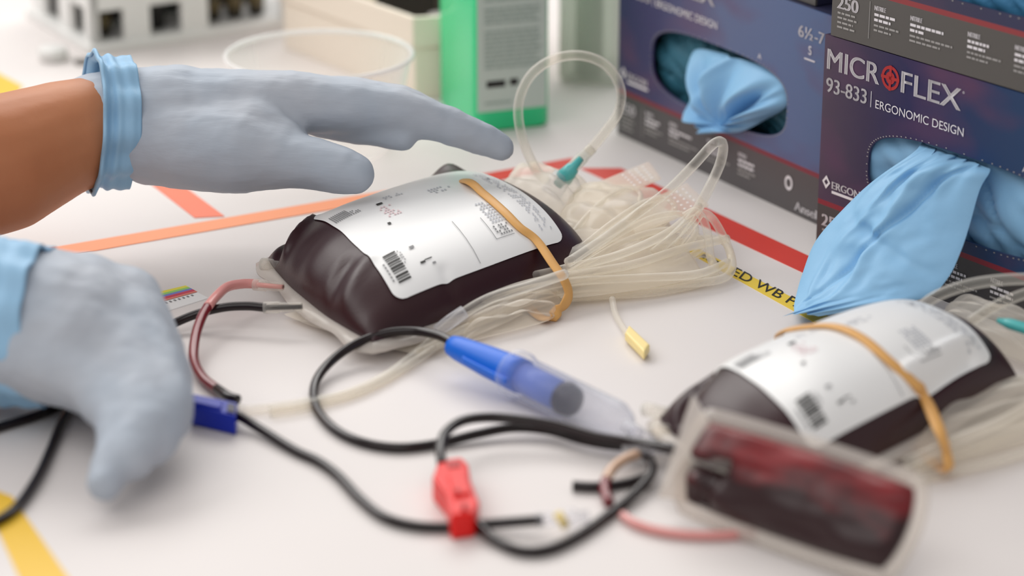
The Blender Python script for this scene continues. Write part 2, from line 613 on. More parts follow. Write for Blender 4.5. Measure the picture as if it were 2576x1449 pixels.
def carton(F, front, label, group, hole=True):
    t = thing('glove_carton', F.pt(CW / 2, 0, -CD / 2), label, 'box', group)
    th = 0.0012
    V, Fc, U = [], [], []
    hc = hole_curve()
    n = len(hc)
    cx, cz = (HS0 + HS1) / 2, (HZ0 + HZ1) / 2
    ring = []
    for s, z in hc:                                 # a matching point on the front's outline for each point of the opening
        dx, dz = s - cx, z - cz
        k = min(((CW - cx) / dx if dx > 0 else cx / -dx) if abs(dx) > 1e-9 else 9e9, ((CHH - cz) / dz if dz > 0 else cz / -dz) if abs(dz) > 1e-9 else 9e9)
        ring.append((cx + dx * k, cz + dz * k))
    for cxx, czz in ((0, 0), (CW, 0), (CW, CHH), (0, CHH)):   # true corners
        k = min(range(n), key=lambda i: (ring[i][0] - cxx) ** 2 + (ring[i][1] - czz) ** 2)
        ring[k] = (cxx, czz)
    for o in (0.0, -th):
        for s, z in hc:
            V.append(F.pt(s, z, o)); U.append((s / CW, z / CHH))
        for s, z in ring:
            V.append(F.pt(s, z, o)); U.append((s / CW, z / CHH))
    for k in range(n):
        l = (k + 1) % n
        Fc += [(k, l, n + l, n + k), (2 * n + k, 3 * n + k, 3 * n + l, 2 * n + l), (k, 2 * n + k, 2 * n + l, l), (n + k, n + l, 3 * n + l, 3 * n + k)]
    obj('front_panel', V, Fc, front, t, False, U)
    b = MB()
    z = Vector((0, 0, 1))
    b.box(F.pt(0, 0, -th), F.ex * CW, -F.n * (CD - th), z * th)
    b.box(F.pt(0, CHH - th, -th), F.ex * CW, -F.n * (CD - th), z * th)
    b.box(F.pt(0, th, -th), F.ex * th, -F.n * (CD - th), z * (CHH - 2 * th))
    b.box(F.pt(CW - th, th, -th), F.ex * th, -F.n * (CD - th), z * (CHH - 2 * th))
    b.box(F.pt(th, th, -CD + th), F.ex * (CW - 2 * th), -F.n * th, z * (CHH - 2 * th))
    b.build('carton_body', M['cardside'], t)
    # perforated tear line round the opening: pale nicks
    pb = MB()
    for k in range(0, n * 2):
        q = 2 * math.pi * k / (n * 2)
        c, s = math.cos(q), math.sin(q)
        e = 2 / 3.2
        a_, b_ = (HS1 - HS0) / 2 + 0.0007, (HZ1 - HZ0) / 2 + 0.0007
        ss, zz = cx + a_ * math.copysign(abs(c) ** e, c), cz + b_ * math.copysign(abs(s) ** e, s)
        w = 0.0004
        pb.add([F.pt(ss - w, zz - w * .6, 0.0002), F.pt(ss + w, zz - w * .6, 0.0002), F.pt(ss + w, zz + w * .6, 0.0002), F.pt(ss - w, zz + w * .6, 0.0002)], [(0, 1, 2, 3)])
    tag(pb.build('perforation', M['grey_print'], t), kind='stuff')

    def T(name, s, s0, s1, z0, z1, m, bold=0.0):
        return fit_text(name, s, lambda a, c: F.pt(s0 + (s1 - s0) * a, z0 + (z1 - z0) * c, 0.0003), m, t, 0.0, bold / (s1 - s0))

    W = M['white_ink']
    T('lettering', 'MICR', 0.0025, 0.0352, 0.0862, 0.0956, W, .00022)
    T('lettering', 'FLEX', 0.0490, 0.0842, 0.0862, 0.0956, W, .00022)
    e = MB()                                        # the round red target that stands for the O
    def disc(r0, r1, k0=0.0):
        m_ = 28
        V = []
        for k in range(m_):
            q = 2 * math.pi * k / m_
            V += [F.pt(0.0421 + r0 * math.cos(q), 0.0909 + r0 * math.sin(q), 0.0003), F.pt(0.0421 + r1 * math.cos(q), 0.0909 + r1 * math.sin(q), 0.0003)]
        e.add(V, [(2 * k, 2 * k + 1, (2 * k + 3) % (2 * m_), (2 * k + 2) % (2 * m_)) for k in range(m_)])
    disc(0.0040, 0.0054)
    disc(0.0012, 0.0028)
    for a_, b_ in ((0.0056, 0.0007), (0.0007, 0.0056)):
        e.add([F.pt(0.0421 - a_, 0.0909 - b_, 0.0004), F.pt(0.0421 + a_, 0.0909 - b_, 0.0004), F.pt(0.0421 + a_, 0.0909 + b_, 0.0004), F.pt(0.0421 - a_, 0.0909 + b_, 0.0004)], [(0, 1, 2, 3)])
    e.build('red_emblem', M['red_ink'], t)
    T('lettering', 'o', 0.0850, 0.0860, 0.0940, 0.0950, W)
    T('lettering', '93-833', 0.0025, 0.0281, 0.0758, 0.0824, W, .00012)
    MB().box(F.pt(0.0308, 0.0752, 0.0001), F.ex * 0.0003, F.n * 0.0002, z * 0.0072).build('divider_line', W, t)
    T('lettering', 'ERGONOMIC DESIGN', 0.0339, 0.0870, 0.0755, 0.0793, W)
    T('lettering', '6½-7', 0.1520, 0.1712, 0.0868, 0.0925, W, .00014)
    T('lettering', 'S', 0.1600, 0.1622, 0.0800, 0.0842, W)
    MB().box(F.pt(0.1570, 0.0772, 0.0001), F.ex * 0.0080, F.n * 0.0002, z * 0.0006).build('divider_line', W, t)
    T('lettering', 'A', 0.1210, 0.1238, 0.0690, 0.0716, W)
    T('lettering', 'ERGON', 0.0090, 0.0270, 0.0318, 0.0352, W, .00016)
    MB().box(F.pt(0.0090, 0.0296, 0.0001), F.ex * 0.0190, F.n * 0.0002, z * 0.0012).build('divider_line', W, t)
    dm = [(0.0052, 0.0372), (0.0078, 0.0340), (0.0052, 0.0308), (0.0026, 0.0340)]
    di = [(0.0052, 0.0354), (0.0065, 0.0340), (0.0052, 0.0326), (0.0039, 0.0340)]
    obj('diamond_emblem', [F.pt(a, b_, 0.0003) for a, b_ in dm + di], [(k, (k + 1) % 4, 4 + (k + 1) % 4, 4 + k) for k in range(4)], W, t, False)
    T('lettering', '250', 0.0036, 0.0165, 0.0130, 0.0186, W, .00025)

    def lines(s0, z1, widths, h=0.0009, gap=0.0021, m=M['grey_print']):
        lb = MB()
        rnd = random.Random(int(s0 * 1e5))
        for i, w in enumerate(widths):
            zz = z1 - i * gap
            x = s0
            while x < s0 + w:                       # words too small to read
                ww = min(rnd.uniform(0.0012, 0.0036), s0 + w - x)
                lb.add([F.pt(x, zz - h, 0.0003), F.pt(x + ww, zz - h, 0.0003), F.pt(x + ww, zz, 0.0003), F.pt(x, zz, 0.0003)], [(0, 1, 2, 3)])
                x += ww + 0.0005
        tag(lb.build('small_print', m, t), kind='stuff')
    lines(0.0040, 0.0116, [0.011, 0.012, 0.010, 0.011])
    MB().box(F.pt(0.0236, 0.0035, 0.0001), F.ex * 0.0003, F.n * 0.0002, z * 0.0165).build('divider_line', M['grey_print'], t)
    for s0, ws in ((0.0267, (0.0125, 0.010, 0.0150, 0.011)), (0.0484, (0.0195, 0.008, 0.0250, 0.018)), (0.0818, (0.0120, 0.010, 0.0190, 0.012)), (0.1081, (0.013, 0.013, 0.014, 0.010))):
        T('lettering', 'NITRILE', s0, s0 + 0.0068, 0.0168, 0.0188, W, .0001)
        lines(s0, 0.0155, ws[:2], 0.0012, 0.0023, W)
        lines(s0, 0.0106, ws[2:])
    m_ = 24
    obj('round_emblem', [F.pt(0.1490 + r * math.cos(2 * math.pi * k / m_), 0.0143 + r * 1.2 * math.sin(2 * math.pi * k / m_), 0.0003) for r in (0.0018, 0.0030) for k in range(m_)], [(k, (k + 1) % m_, m_ + (k + 1) % m_, m_ + k) for k in range(m_)], W, t, False)
    T('lettering', 'Ansell', 0.1545, 0.1730, 0.0025, 0.0068, W, .0002)
    return t


M['red_ink'] = mat('red_ink', (178, 40, 42), 0.5)
FR_ = Face(0.139, 1.0799, -54)
FL_ = Face(0.0554, 1.2623, -59.1)
_o = FR_.pt(0.004, 0, 0.0005)
FT_ = Face(_o.x, _o.y, -53.6, CHH + 0.0005)
_o = FL_.pt(-0.018, 0, -0.004)
FU_ = Face(_o.x, _o.y, -59.1, CHH + 0.0005)
carton(FR_, M['cartonR'], 'glove box with sharp white lettering and a blue glove hanging out to the table', 'glove boxes')
carton(FL_, M['cartonL'], 'blurred blue glove box, print lightened for sheen, behind the tall tube loop, crumpled glove in its opening', 'glove boxes')
carton(FT_, M['cartonT'], 'glove box stacked on top of the box with the hanging glove, cut by the frame', 'glove boxes')
carton(FU_, M['cartonT'], 'glove box lying on the blurred blue box, only its bottom edge showing', 'glove boxes')


def inner_glove(F, o, m, label, seed, x0=HS0 - 0.006, x1=HS1 + 0.006):
    def fn(a, b):
        s = x0 + (x1 - x0) * a
        z = HZ0 - 0.008 + (HZ1 - HZ0 + 0.014) * b
        w = noise.noise(Vector((a * 5 + seed, b * 2.5, seed)))
        r = abs(noise.noise(Vector((a * 9 + b * 4, b * 3, seed + 3))))
        return F.pt(s, z, o + 0.005 * math.sin(math.pi * b) + 0.004 * w - 0.003 * (1 - r) ** 6)
    V, Fc = grid(fn, 60, 30)
    ob = obj('disposable_glove', V, Fc, m)
    sd = ob.modifiers.new('thickness', 'SOLIDIFY')
    sd.thickness = 0.004
    sd.offset = -1
    return tag(ob, label, 'glove')


inner_glove(FR_, -0.0075, M['bluegl'], 'folded blue glove still inside the sharp lettered glove box', 1.3)
inner_glove(FL_, -0.016, M['shadegl'], 'blue glove deep inside the blurred glove box, shade put into its colour', 4.1)
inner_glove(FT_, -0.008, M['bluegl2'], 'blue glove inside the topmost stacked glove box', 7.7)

# the glove hanging out of the right-hand carton
rowsL = [((2322, 356), -0.006), ((2296, 386), 0.003), ((2194, 458), 0.012), ((2120, 527), 0.023), ((2052, 606), 0.034), ((2018, 690), 0.047), ((2003, 742), 0.057), ((1997, 772), 0.064), ((2000, 790), 0.068)]
rowsR = [((2482, 418), -0.006), ((2489, 432), 0.003), ((2464, 478), 0.008), ((2438, 570), 0.014), ((2416, 635), 0.020), ((2384, 700), 0.027), ((2330, 748), 0.035), ((2200, 772), 0.050), ((2060, 796), 0.066)]
cl = catmull([FR_.at(*q, o) for q, o in rowsL], 8)
cr_ = catmull([FR_.at(*q, o) for q, o in rowsR], 8)


def hang(side):
    def fn(a, b):
        k = a * (len(cl) - 1)
        i = min(int(k), len(cl) - 2)
        p = cl[i].lerp(cl[i + 1], k - i)
        q = cr_[i].lerp(cr_[i + 1], k - i)
        c = p.lerp(q, b)
        if side < 0:
            return Vector((c.x, c.y, max(c.z, 0.001))) - FR_.n * 0.006 * math.sin(math.pi * b) * min(1, a * 4)
        g = math.sin(math.pi * b)
        bulge = 0.011 * g ** 0.8 * min(1, a * 5) * (1 - 0.5 * a)
        gather = 0.0016 * math.sin(b * 34 + 2 * math.sin(b * 9)) * max(0, 1 - a * 2.6)          # pleats where the opening grips it
        d1 = (b - (0.95 - 0.95 * a)) / 0.03                                                      # one long diagonal crease
        crease = -0.0045 * math.exp(-d1 * d1) * g
        d2 = (b - (0.28 + 0.10 * math.sin(a * 7))) / 0.035
        ridge = 0.0040 * math.exp(-d2 * d2) * g
        d3 = (b - (0.62 - 0.25 * a)) / 0.05
        ridge += 0.0030 * math.exp(-d3 * d3) * g
        d4 = (b - (0.5 - 0.42 * a + 0.05 * math.sin(a * 9))) / 0.03
        ridge -= 0.0026 * math.exp(-d4 * d4) * g
        d5 = (a - (0.34 + 0.3 * b)) / 0.03
        ridge -= 0.0022 * math.exp(-d5 * d5) * g
        tip = 0.0022 * math.sin(b * 26 + a * 12) * max(0, a - 0.74) * 3.5 * g
        nz = (0.0035 * noise.noise(Vector((a * 6, b * 4, 2.2))) + 0.0016 * noise.noise(Vector((a * 15, b * 9, 6.2)))) * g
        r = c + FR_.n * (bulge + gather + crease + ridge + tip + nz) + Vector((0, 0, 0.4 * bulge))
        return Vector((r.x, r.y, max(r.z, 0.0015)))
    return fn


V1, F1 = grid(hang(1), 96, 80)
V2, F2 = grid(hang(-1), 40, 24)
hb = MB().add(V1, F1).add(V2, F2)
hg = hb.build('disposable_glove', M['bluegl'], None, True)
tag(hg, 'large sky blue glove hanging out of the lettered glove box down to the table', 'glove')

# crumpled glove in the left-hand carton: a fan of folds above a pinched tip on the lower lip
TIP = [(1745, 128), (1741, 200), (1743, 262), (1762, 300), (1792, 330), (1830, 333), (1868, 330), (1925, 302), (1975, 272), (1980, 238), (1976, 205), (1930, 172), (1871, 150), (1810, 132)]
tipc = FL_.at(1806, 318, 0.004)
out_ = catmull([FL_.at(u, v, 0.0025 if v > 325 else -0.003) for u, v in TIP], 10, True)


def fan(a, b):
    k = (a * len(out_)) % len(out_)
    i = int(k)
    p = out_[i].lerp(out_[(i + 1) % len(out_)], k - i)
    c = p.lerp(tipc, b)
    q = 2 * math.pi * a
    fold = 0.0036 * math.sin(q * 6 + 3 * math.sin(q)) * math.sin(math.pi * min(1, b * 1.1)) + 0.0016 * math.sin(q * 13 + 2) * math.sin(math.pi * b)
    x, y = px(c)
    d = ((x - 1868) * 0.55 + (y - 275) * 0.83) / 14                       # the dark slit of the fold
    dd = ((x - 1868) * 0.83 - (y - 275) * 0.55) / 55
    slit = -0.007 * math.exp(-d * d - dd ** 4)
    d2 = (math.hypot(x - 1930, (y - 300) * 0.8) - 150) / 9                # the long curved edge of the outer fold
    lip = 0.003 * math.exp(-d2 * d2) if x < 1880 else 0
    return c + FL_.n * (0.007 * math.sin(math.pi * min(1, b * 1.05)) ** 0.8 + fold + slit + lip)


V, Fc = grid(fan, 200, 40)
cg = obj('disposable_glove', V, Fc, M['bluegl'])
tag(cg, 'crumpled light blue glove bulging from the opening of the blurred glove box', 'glove')

# ------------------------------------------------------------------ blood bags
def squircle(u, v, k=0.32):
    return u * math.sqrt(max(0, 1 - k * v * v / 2 * u * u)), v * math.sqrt(max(0, 1 - k * u * u / 2 * v * v))


class Pillow:
    def __init__(self, cs, T, seam, pu=5, pv=2.4, eu=0.55, ev=0.55, k=0.3, wr=None, normal=None, low=None):
        self.c = cs          # NL, NR, FR, FL
        self.T, self.seam, self.pu, self.pv, self.eu, self.ev, self.k, self.wr = T, seam, pu, pv, eu, ev, k, wr
        self.n = normal or Vector((0, 0, 1))
        self.low = low

    def base(self, u, v):
        u, v = squircle(u, v, self.k)
        a, b = (u + 1) / 2, (v + 1) / 2
        c = self.c
        return c[0].lerp(c[1], a).lerp(c[3].lerp(c[2], a), b)

    def prof(self, u, v):
        return max(0, 1 - abs(u) ** self.pu) ** self.eu * max(0, 1 - abs(v) ** self.pv) ** self.ev

    def top(self, u, v):
        p = self.base(u, v)
        h = self.prof(u, v)
        w = self.wr(u, v) if self.wr else 0
        return p + self.n * (self.T * h + w * min(1, h * 3))

    def bot(self, u, v):
        p = self.base(u, v)
        h = max(0, 1 - abs(u) ** 8) ** 0.6 * max(0, 1 - abs(v) ** 4) ** 0.6
        return p - self.n * ((self.low if self.low is not None else self.seam - 0.0006) * h)

    def normal(self, u, v):
        e = 0.01
        u0, u1, v0, v1 = max(-1, u - e), min(1, u + e), max(-1, v - e), min(1, v + e)
        return (self.top(u1, v) - self.top(u0, v)).cross(self.top(u, v1) - self.top(u, v0)).normalized()

    def solve(self, x, y, n=90):
        best, arg = 1e18, (0, 0)
        if not hasattr(self, 'tab'):
            self.tab = []
            for i in range(n + 1):
                for j in range(n + 1):
                    u, v = -1 + 2 * i / n, -1 + 2 * j / n
                    p = self.top(u, v)
                    if self.normal(u, v).dot(Vector((0, 0, CH)) - p) > 0:
                        self.tab.append((u, v, *px(p)))
        for u, v, a, b in self.tab:
            if abs(u) > 0.86 or abs(v) > 0.9:
                continue
            d = (a - x) ** 2 + (b - y) ** 2
            if d < best:
                best, arg = d, (u, v)
        return arg

    def mesh(self, nu=72, nv=56):
        def E(t):      # crowd the rows towards the edges
            return math.sin((t - 0.5) * math.pi)
        V1, F1 = grid(lambda a, b: self.top(E(a), E(b)), nu, nv)
        V2, F2 = grid(lambda a, b: self.bot(E(a), E(b)), nu, nv)
        return MB().add(V1, F1).add(V2, F2)

    def build(self, name, m, parent, nu=72, nv=56):
        o = self.mesh(nu, nv).build(name, m, parent, True)
        bm = bmesh.new()
        bm.from_mesh(o.data)
        bmesh.ops.remove_doubles(bm, verts=bm.verts, dist=1e-5)
        bmesh.ops.recalc_face_normals(bm, faces=bm.faces)
        bm.to_mesh(o.data)
        bm.free()
        return o

    def flange(self, name, w, m, parent, dz=0.0, wave=0.0, vary=0.25):
        """the welded rim: a flat ring round the pillow at its seam"""
        ctr = self.base(0, 0)
        ring = []
        N = 40
        for k in range(N): ring.append((-1 + 2 * k / N, -1))
        for k in range(N): ring.append((1, -1 + 2 * k / N))
        for k in range(N): ring.append((1 - 2 * k / N, 1))
        for k in range(N): ring.append((-1, 1 - 2 * k / N))
        V, F = [], []
        m_ = len(ring)
        for i, (u, v) in enumerate(ring):
            p = self.base(u, v)
            a, b = self.base(*ring[(i - 1) % m_]), self.base(*ring[(i + 1) % m_])
            t = (b - a).normalized()
            o = t.cross(self.n)
            o.normalize()
            ww = w * (1 + vary * math.sin(i * 0.37))
            q0 = p - o * 0.001
            q1 = p + o * ww + self.n * (dz + wave * math.sin(i * 0.55))
            if q1.z < 0.0008:
                q1.z = 0.0008
            V += [q0 + self.n * 0.0004, q1 + self.n * 0.0004, q1 - self.n * 0.0004, q0 - self.n * 0.0004]
        for i in range(m_):
            j = (i + 1) % m_
            for k in range(4):
                l = (k + 1) % 4
                F.append((i * 4 + k, i * 4 + l, j * 4 + l, j * 4 + k))
        return obj(name, V, F, m, parent)


class Sticker:
    """a label that follows the top of a pillow; local a (left-right), b (near-far) in 0..1"""

    def __init__(self, pil, bl, br, tr, tl, off=0.0006):
        self.p = pil
        self.c = [Vector((*q, 0)) for q in (bl, br, tr, tl)]
        self.off = off

    def at(self, a, b, o=0.0):
        c = self.c
        q = c[0].lerp(c[1], a).lerp(c[3].lerp(c[2], a), b)
        return self.p.top(q.x, q.y) + self.p.normal(q.x, q.y) * (self.off + o)

    def build(self, name, m, parent, r=0.055, nu=72, nv=72):
        def fn(a, b):
            d = min(b, 1 - b)
            ins = r - math.sqrt(max(0, r * r - (r - d) ** 2)) if d < r else 0
            return self.at(ins + a * (1 - 2 * ins), b)
        bs = [0, .004, .012, .025, .04, .055] + [0.055 + 0.89 * k / nv for k in range(1, nv)] + [.945, .96, .975, .988, .996, 1]
        V = [fn(i / nu, b) for i in range(nu + 1) for b in bs]
        L = len(bs)
        F = [(i * L + j, i * L + j + 1, (i + 1) * L + j + 1, (i + 1) * L + j) for i in range(nu) for j in range(L - 1)]
        o = obj(name, V, F, m, parent)
        return o

    def quads(self, name, rects, m, parent, kind=None):
        mb = MB()
        for a0, a1, b0, b1 in rects:
            V, F = grid(lambda s, t: self.at(a0 + (a1 - a0) * s, b0 + (b1 - b0) * t, 0.00045), 4, 4)
            mb.add(V, F)
        o = mb.build(name, m, parent)
        if kind:
            o['kind'] = kind
        return o


def marks(st, lab, full=True):
    rnd = random.Random(3)
    bars, y = [], 0.07
    for w, g in ((.018, .012), (.01, .012), (.022, .02), (.008, .014), (.016, .010), (.024, .012), (.012, .014), (.02, .01), (.01, .012), (.016, .01), (.008, .01), (.02, .01)):
        bars.append((0.05, 0.118, y, y + w * .55))
        y += (w + g) * .55
    def dots(a0, b0, na, nb, da, db, m, p=0.75, f=0.62):
        st.quads('small_print', [(a0 + da * k, a0 + da * (k + f), b0 + db * j, b0 + db * (j + f)) for k in range(na) for j in range(nb) if rnd.random() < p], m, lab, 'stuff')
    st.quads('barcode', bars, M['ink'], lab, 'stuff')
    dots(0.028, 0.09, 1, 6, 0.014, 0.02, M['inkgrey'])
    dots(0.125, 0.15, 2, 6, 0.009, 0.016, M['inkgrey'])
    st.quads('barcode', [(0.02 + 0.011 * k, 0.026 + 0.011 * k, 0.70, 0.80) for k in range(9)], M['inkgrey'], lab, 'stuff')
    dots(0.12, 0.70, 4, 3, 0.012, 0.02, M['inkgrey'])
    st.quads('ink_mark', [(0.195, 0.222, 0.112, 0.124), (0.222, 0.262, 0.122, 0.128)], M['ink'], lab)
    st.quads('ink_mark', [(0.250, 0.268, 0.090, 0.100)], M['inkgrey'], lab)
    st.quads('ink_mark', [(0.255, 0.290, 0.690, 0.712)], M['ink'], lab)
    st.quads('ink_mark', [(0.195, 0.212, 0.450, 0.470)], M['ink'], lab)
    st.quads('ink_mark', [(0.190, 0.215, 0.215, 0.232)], M['inkgrey'], lab)
    dots(0.235, 0.52, 5, 6, 0.016, 0.024, M['inkpink'])
    dots(0.33, 0.74, 7, 2, 0.016, 0.024, M['inkpale'])
    st.quads('rule', [(0.476, 0.479, 0.02, 0.30)], M['inkgrey'], lab)
    st.quads('rule', [(0.620, 0.623, 0.10, 0.26), (0.620, 0.73, 0.10, 0.103)], M['inkgrey'], lab, 'stuff')
    dots(0.645, 0.115, 6, 4, 0.015, 0.018, M['inkgrey'], 0.85)
    dots(0.66, 0.20, 5, 8, 0.018, 0.024, M['inkpale'])
    dots(0.885, 0.08, 5, 32, 0.015, 0.022, M['inkpale'], 0.55)
    st.quads('ink_mark', [(0.91, 0.928, 0.66, 0.685)], M['inkgrey'], lab)
    dots(0.55, 0.62, 7, 3, 0.018, 0.026, M['inkpale'], 0.6)


def crease(u, v, a, b, w):
    ax, ay, bx, by = *a, *b
    dx, dy = bx - ax, by - ay
    L = dx * dx + dy * dy
    t = max(0, min(1, ((u - ax) * dx + (v - ay) * dy) / L))
    d = math.hypot(u - ax - dx * t, v - ay - dy * t)
    return math.exp(-(d / w) ** 2)


def wr1(u, v):
    w = 0
    e = max(0, (-0.45 - u) / 0.55)                                   # puckers at the port end
    w += 0.0078 * math.exp(-((u - .68) / .16) ** 2 - ((v - .88) / .16) ** 2)      # the far right corner stands up beyond the label
    w += 0.0035 * crease(u, v, (-0.95, 0.62), (-0.62, 0.78), 0.05)
    w -= 0.0060 * crease(u, v, (-0.98, 0.74), (-0.66, 0.92), 0.08)
    w -= 0.0022 * crease(u, v, (-0.97, -0.32), (-0.80, -0.26), 0.06)
    w += 0.0012 * crease(u, v, (-0.97, -0.50), (-0.70, -0.40), 0.06)
    w -= 0.0008 * crease(u, v, (-0.97, 0.25), (-0.84, 0.28), 0.08)
    w += 0.0012 * noise.noise(Vector((u * 3, v * 3, 1))) * e
    w += 0.0003 * e * math.sin(v * 19)
    w -= 0.0010 * crease(u, v, (-0.32, -1.0), (-0.30, -0.80), 0.04) # dent under the label's near corner
    return w


def wr2(u, v):
    return 0.0004 * noise.noise(Vector((u * 3, v * 3, 5))) - 0.005 * crease(u, v, (-0.95, 0.55), (-0.7, 0.72), 0.08) - 0.0035 * crease(u, v, (0.15, -0.86), (0.55, -0.80), 0.06) + 0.003 * crease(u, v, (0.1, -0.7), (0.6, -0.66), 0.07)


pil1 = Pillow([P(925, 880, .009), P(1530, 648, .010), P(1188, 464, .012), P(640, 650, .010)], 0.0265, 0.010, pu=3.4, pv=2.3, eu=0.5, ev=0.58, k=0.3, wr=wr1)
bag1 = thing('blood_bag', pil1.base(0, 0) * Vector((1, 1, 0)) if False else Vector((pil1.base(0, 0).x, pil1.base(0, 0).y, 0)), 'full dark blood bag in the middle with white label, its ports to the left', 'blood bag', 'filled blood bags')
pil1.build('pouch', M['blood'], bag1)
pil1.flange('seam_rim', 0.0050, M['flange'], bag1, -0.003, 0.0006)
st1 = Sticker(pil1, (-.718, -.87), (.73, -.87), (.71, .58), (-.643, .74))
lab1 = st1.build('label', M['label'], bag1)
marks(st1, lab1)

pil2 = Pillow([P(1965, 1275, .009), P(2595, 942, .010), P(2262, 800, .010), P(1618, 1055, .010)], 0.0265, 0.010, pu=3.6, pv=2.3, eu=0.5, ev=0.58, k=0.3, wr=wr2)
bag2 = thing('blood_bag', (pil2.base(0, 0).x, pil2.base(0, 0).y, 0), 'full dark blood bag at the near right behind the small red pouch', 'blood bag', 'filled blood bags')
pil2.build('pouch', M['blood'], bag2)
pil2.flange('seam_rim', 0.0045, M['flange'], bag2, -0.003, 0.0006)
st2 = Sticker(pil2, (-.74, -.87), (.76, -.87), (.70, .62), (-.64, .76))
lab2 = st2.build('label', M['label'], bag2)
marks(st2, lab2)


def port(A, B, r, parent, inner=None):
    v, f = lathe(A, B, [(0, r * .8), (.05, r), (.55, r), (.6, r * 1.25), (1, r * 1.25)], 16)
    o = obj('port', v, f, M['clear'], parent)
    if inner:
        v, f = lathe(A, B, [(0, r * .5), (1, r * .6)], 12)
        obj('port_bore', v, f, inner, o)
    return o


port(P(760, 772, .012), P(664, 774, .011), .0020, bag1, M['tubedark'])
port(P(712, 722, .012), P(640, 716, .011), .0020, bag1, M['tubepink'])
port(P(722, 672, .011), P(660, 664, .010), .0022, bag1)
port(P(1700, 1082, .010), P(1640, 1084, .008), .0022, bag2)
port(P(1690, 1040, .013), P(1622, 1030, .011), .0022, bag2)


def band(pil, tops, lows, far, label):
    pts = []
    for x, y in tops:
        u, v = pil.solve(x, y)
        p = pil.top(u, v) + pil.normal(u, v) * 0.0015
        pts.append(p)
    pts += [P(*q) for q in lows]
    pts += [P(*q) for q in far]
    ax = (pil.base(0.9, 0) - pil.base(-0.9, 0)).normalized()
    v, f = sweep(catmull(pts, 10, True), 0, 10, True, (ax, 0.0026, 0.0008))
    return tag(obj('rubber_band', v, f, M['band']), label, 'rubber band')


band(pil1, [(1172, 462), (1215, 497), (1262, 537), (1306, 580), (1344, 612)],
     [(1390, 662, .019), (1420, 706, .014), (1430, 744, .008), (1408, 777, .004), (1360, 798, .0015)],
     [(1250, 690, .0010), (1130, 560, .0010), (1085, 500, .004), (1100, 470, .016)], 'tan rubber band stretched round the middle blood bag and its tubing')
band(pil2, [(1995, 822), (2090, 828), (2165, 858), (2235, 912), (2295, 975), (2335, 1035)],
     [(2366, 1090, .016), (2382, 1140, .009), (2374, 1182, .003)],
     [(2250, 1090, .0010), (2090, 990, .0010), (1985, 890, .004), (1960, 845, .015)], 'tan rubber band stretched round the near right blood bag')

# ------------------------------------------------------------------ empty satellite bags and clear tubing behind / beside the bags
def sat(name, quad, z, T, label, parent=None, seed=0, m='cream'):
    cs = [P(u, v, z) for u, v in quad]
    pl = Pillow(cs, T, 0.004, pu=4, pv=2.2, eu=.7, ev=.7, k=.3, wr=lambda u, v: 0.0022 * noise.noise(Vector((u * 2.2 + seed, v * 4, seed))) + 0.0012 * math.sin(v * 13 + seed + u * 3), low=0.0025)
    o = pl.build(name, M[m], parent, 40, 32)
    if label:
        tag(o, label, 'bag')
    return o, pl


s1 = thing('satellite_bag', P(1500, 640), 'empty cream transfer bag fanned out beyond the right end of the middle blood bag', 'bag', 'empty transfer bags')
sat('sheet', [(1400, 760), (1790, 700), (1640, 520), (1300, 590)], .006, .012, None, s1, 1.0)
sat('sheet', [(1380, 600), (1560, 620), (1700, 500), (1450, 470)], .014, .010, None, s1, 2.0)
sat('sheet', [(1240, 520), (1420, 560), (1500, 470), (1300, 428)], .016, .012, None, s1, 3.0)


def tab(quad, z, parent, hole=True):
    cs = [P(u, v, z) for u, v in quad]
    o = MB().add(cs + [c + Vector((0, 0, .0012)) for c in cs], [(0, 1, 2, 3), (4, 5, 6, 7), (0, 1, 5, 4), (1, 2, 6, 5), (2, 3, 7, 6), (3, 0, 4, 7)]).build('hanger_tab', M['cream'], parent)
    rows = []
    for i in range(4):
        for j in range(5):
            c = cs[0].lerp(cs[1], .62 + .09 * i).lerp(cs[3].lerp(cs[2], .62 + .09 * i), .15 + .17 * j) + Vector((0, 0, .0013))
            rows.append(c)
    mb = MB()
    for c in rows:                                     # embossed weld dots
        mb.add([c + Vector((.0008 * math.cos(k * math.pi / 3), .0008 * math.sin(k * math.pi / 3), 0)) for k in range(6)] + [c + Vector((0, 0, .0005))], [(k, (k + 1) % 6, 6) for k in range(6)])
    tag(mb.build('weld_dot', M['label'], o, True), kind='stuff')
    return o


tab([(1500, 520), (1662, 452), (1632, 412), (1440, 490)], .020, s1)
tab([(1600, 590), (1782, 520), (1728, 466), (1560, 540)], .018, s1)

s2 = thing('satellite_bag', P(860, 850), 'empty cream transfer bag lying flat under the port end of the middle blood bag', 'bag', 'empty transfer bags')
sat('sheet', [(1060, 900), (1330, 790), (1180, 700), (680, 790)], .003, .006, None, s2, 4.0)
sat('sheet', [(1160, 862), (1400, 800), (1420, 730), (1170, 800)], .003, .007, None, s2, 5.0)
s3 = thing('satellite_bag', P(2450, 1080), 'empty cream transfer bag beneath the near right blood bag, cut by the frame', 'bag', 'empty transfer bags')
sat('sheet', [(2290, 1200), (2700, 1080), (2640, 930), (2300, 1060)], .004, .010, None, s3, 6.0)
sat('sheet', [(2350, 815), (2640, 940), (2660, 850), (2400, 775)], .006, .012, None, s3, 7.0)

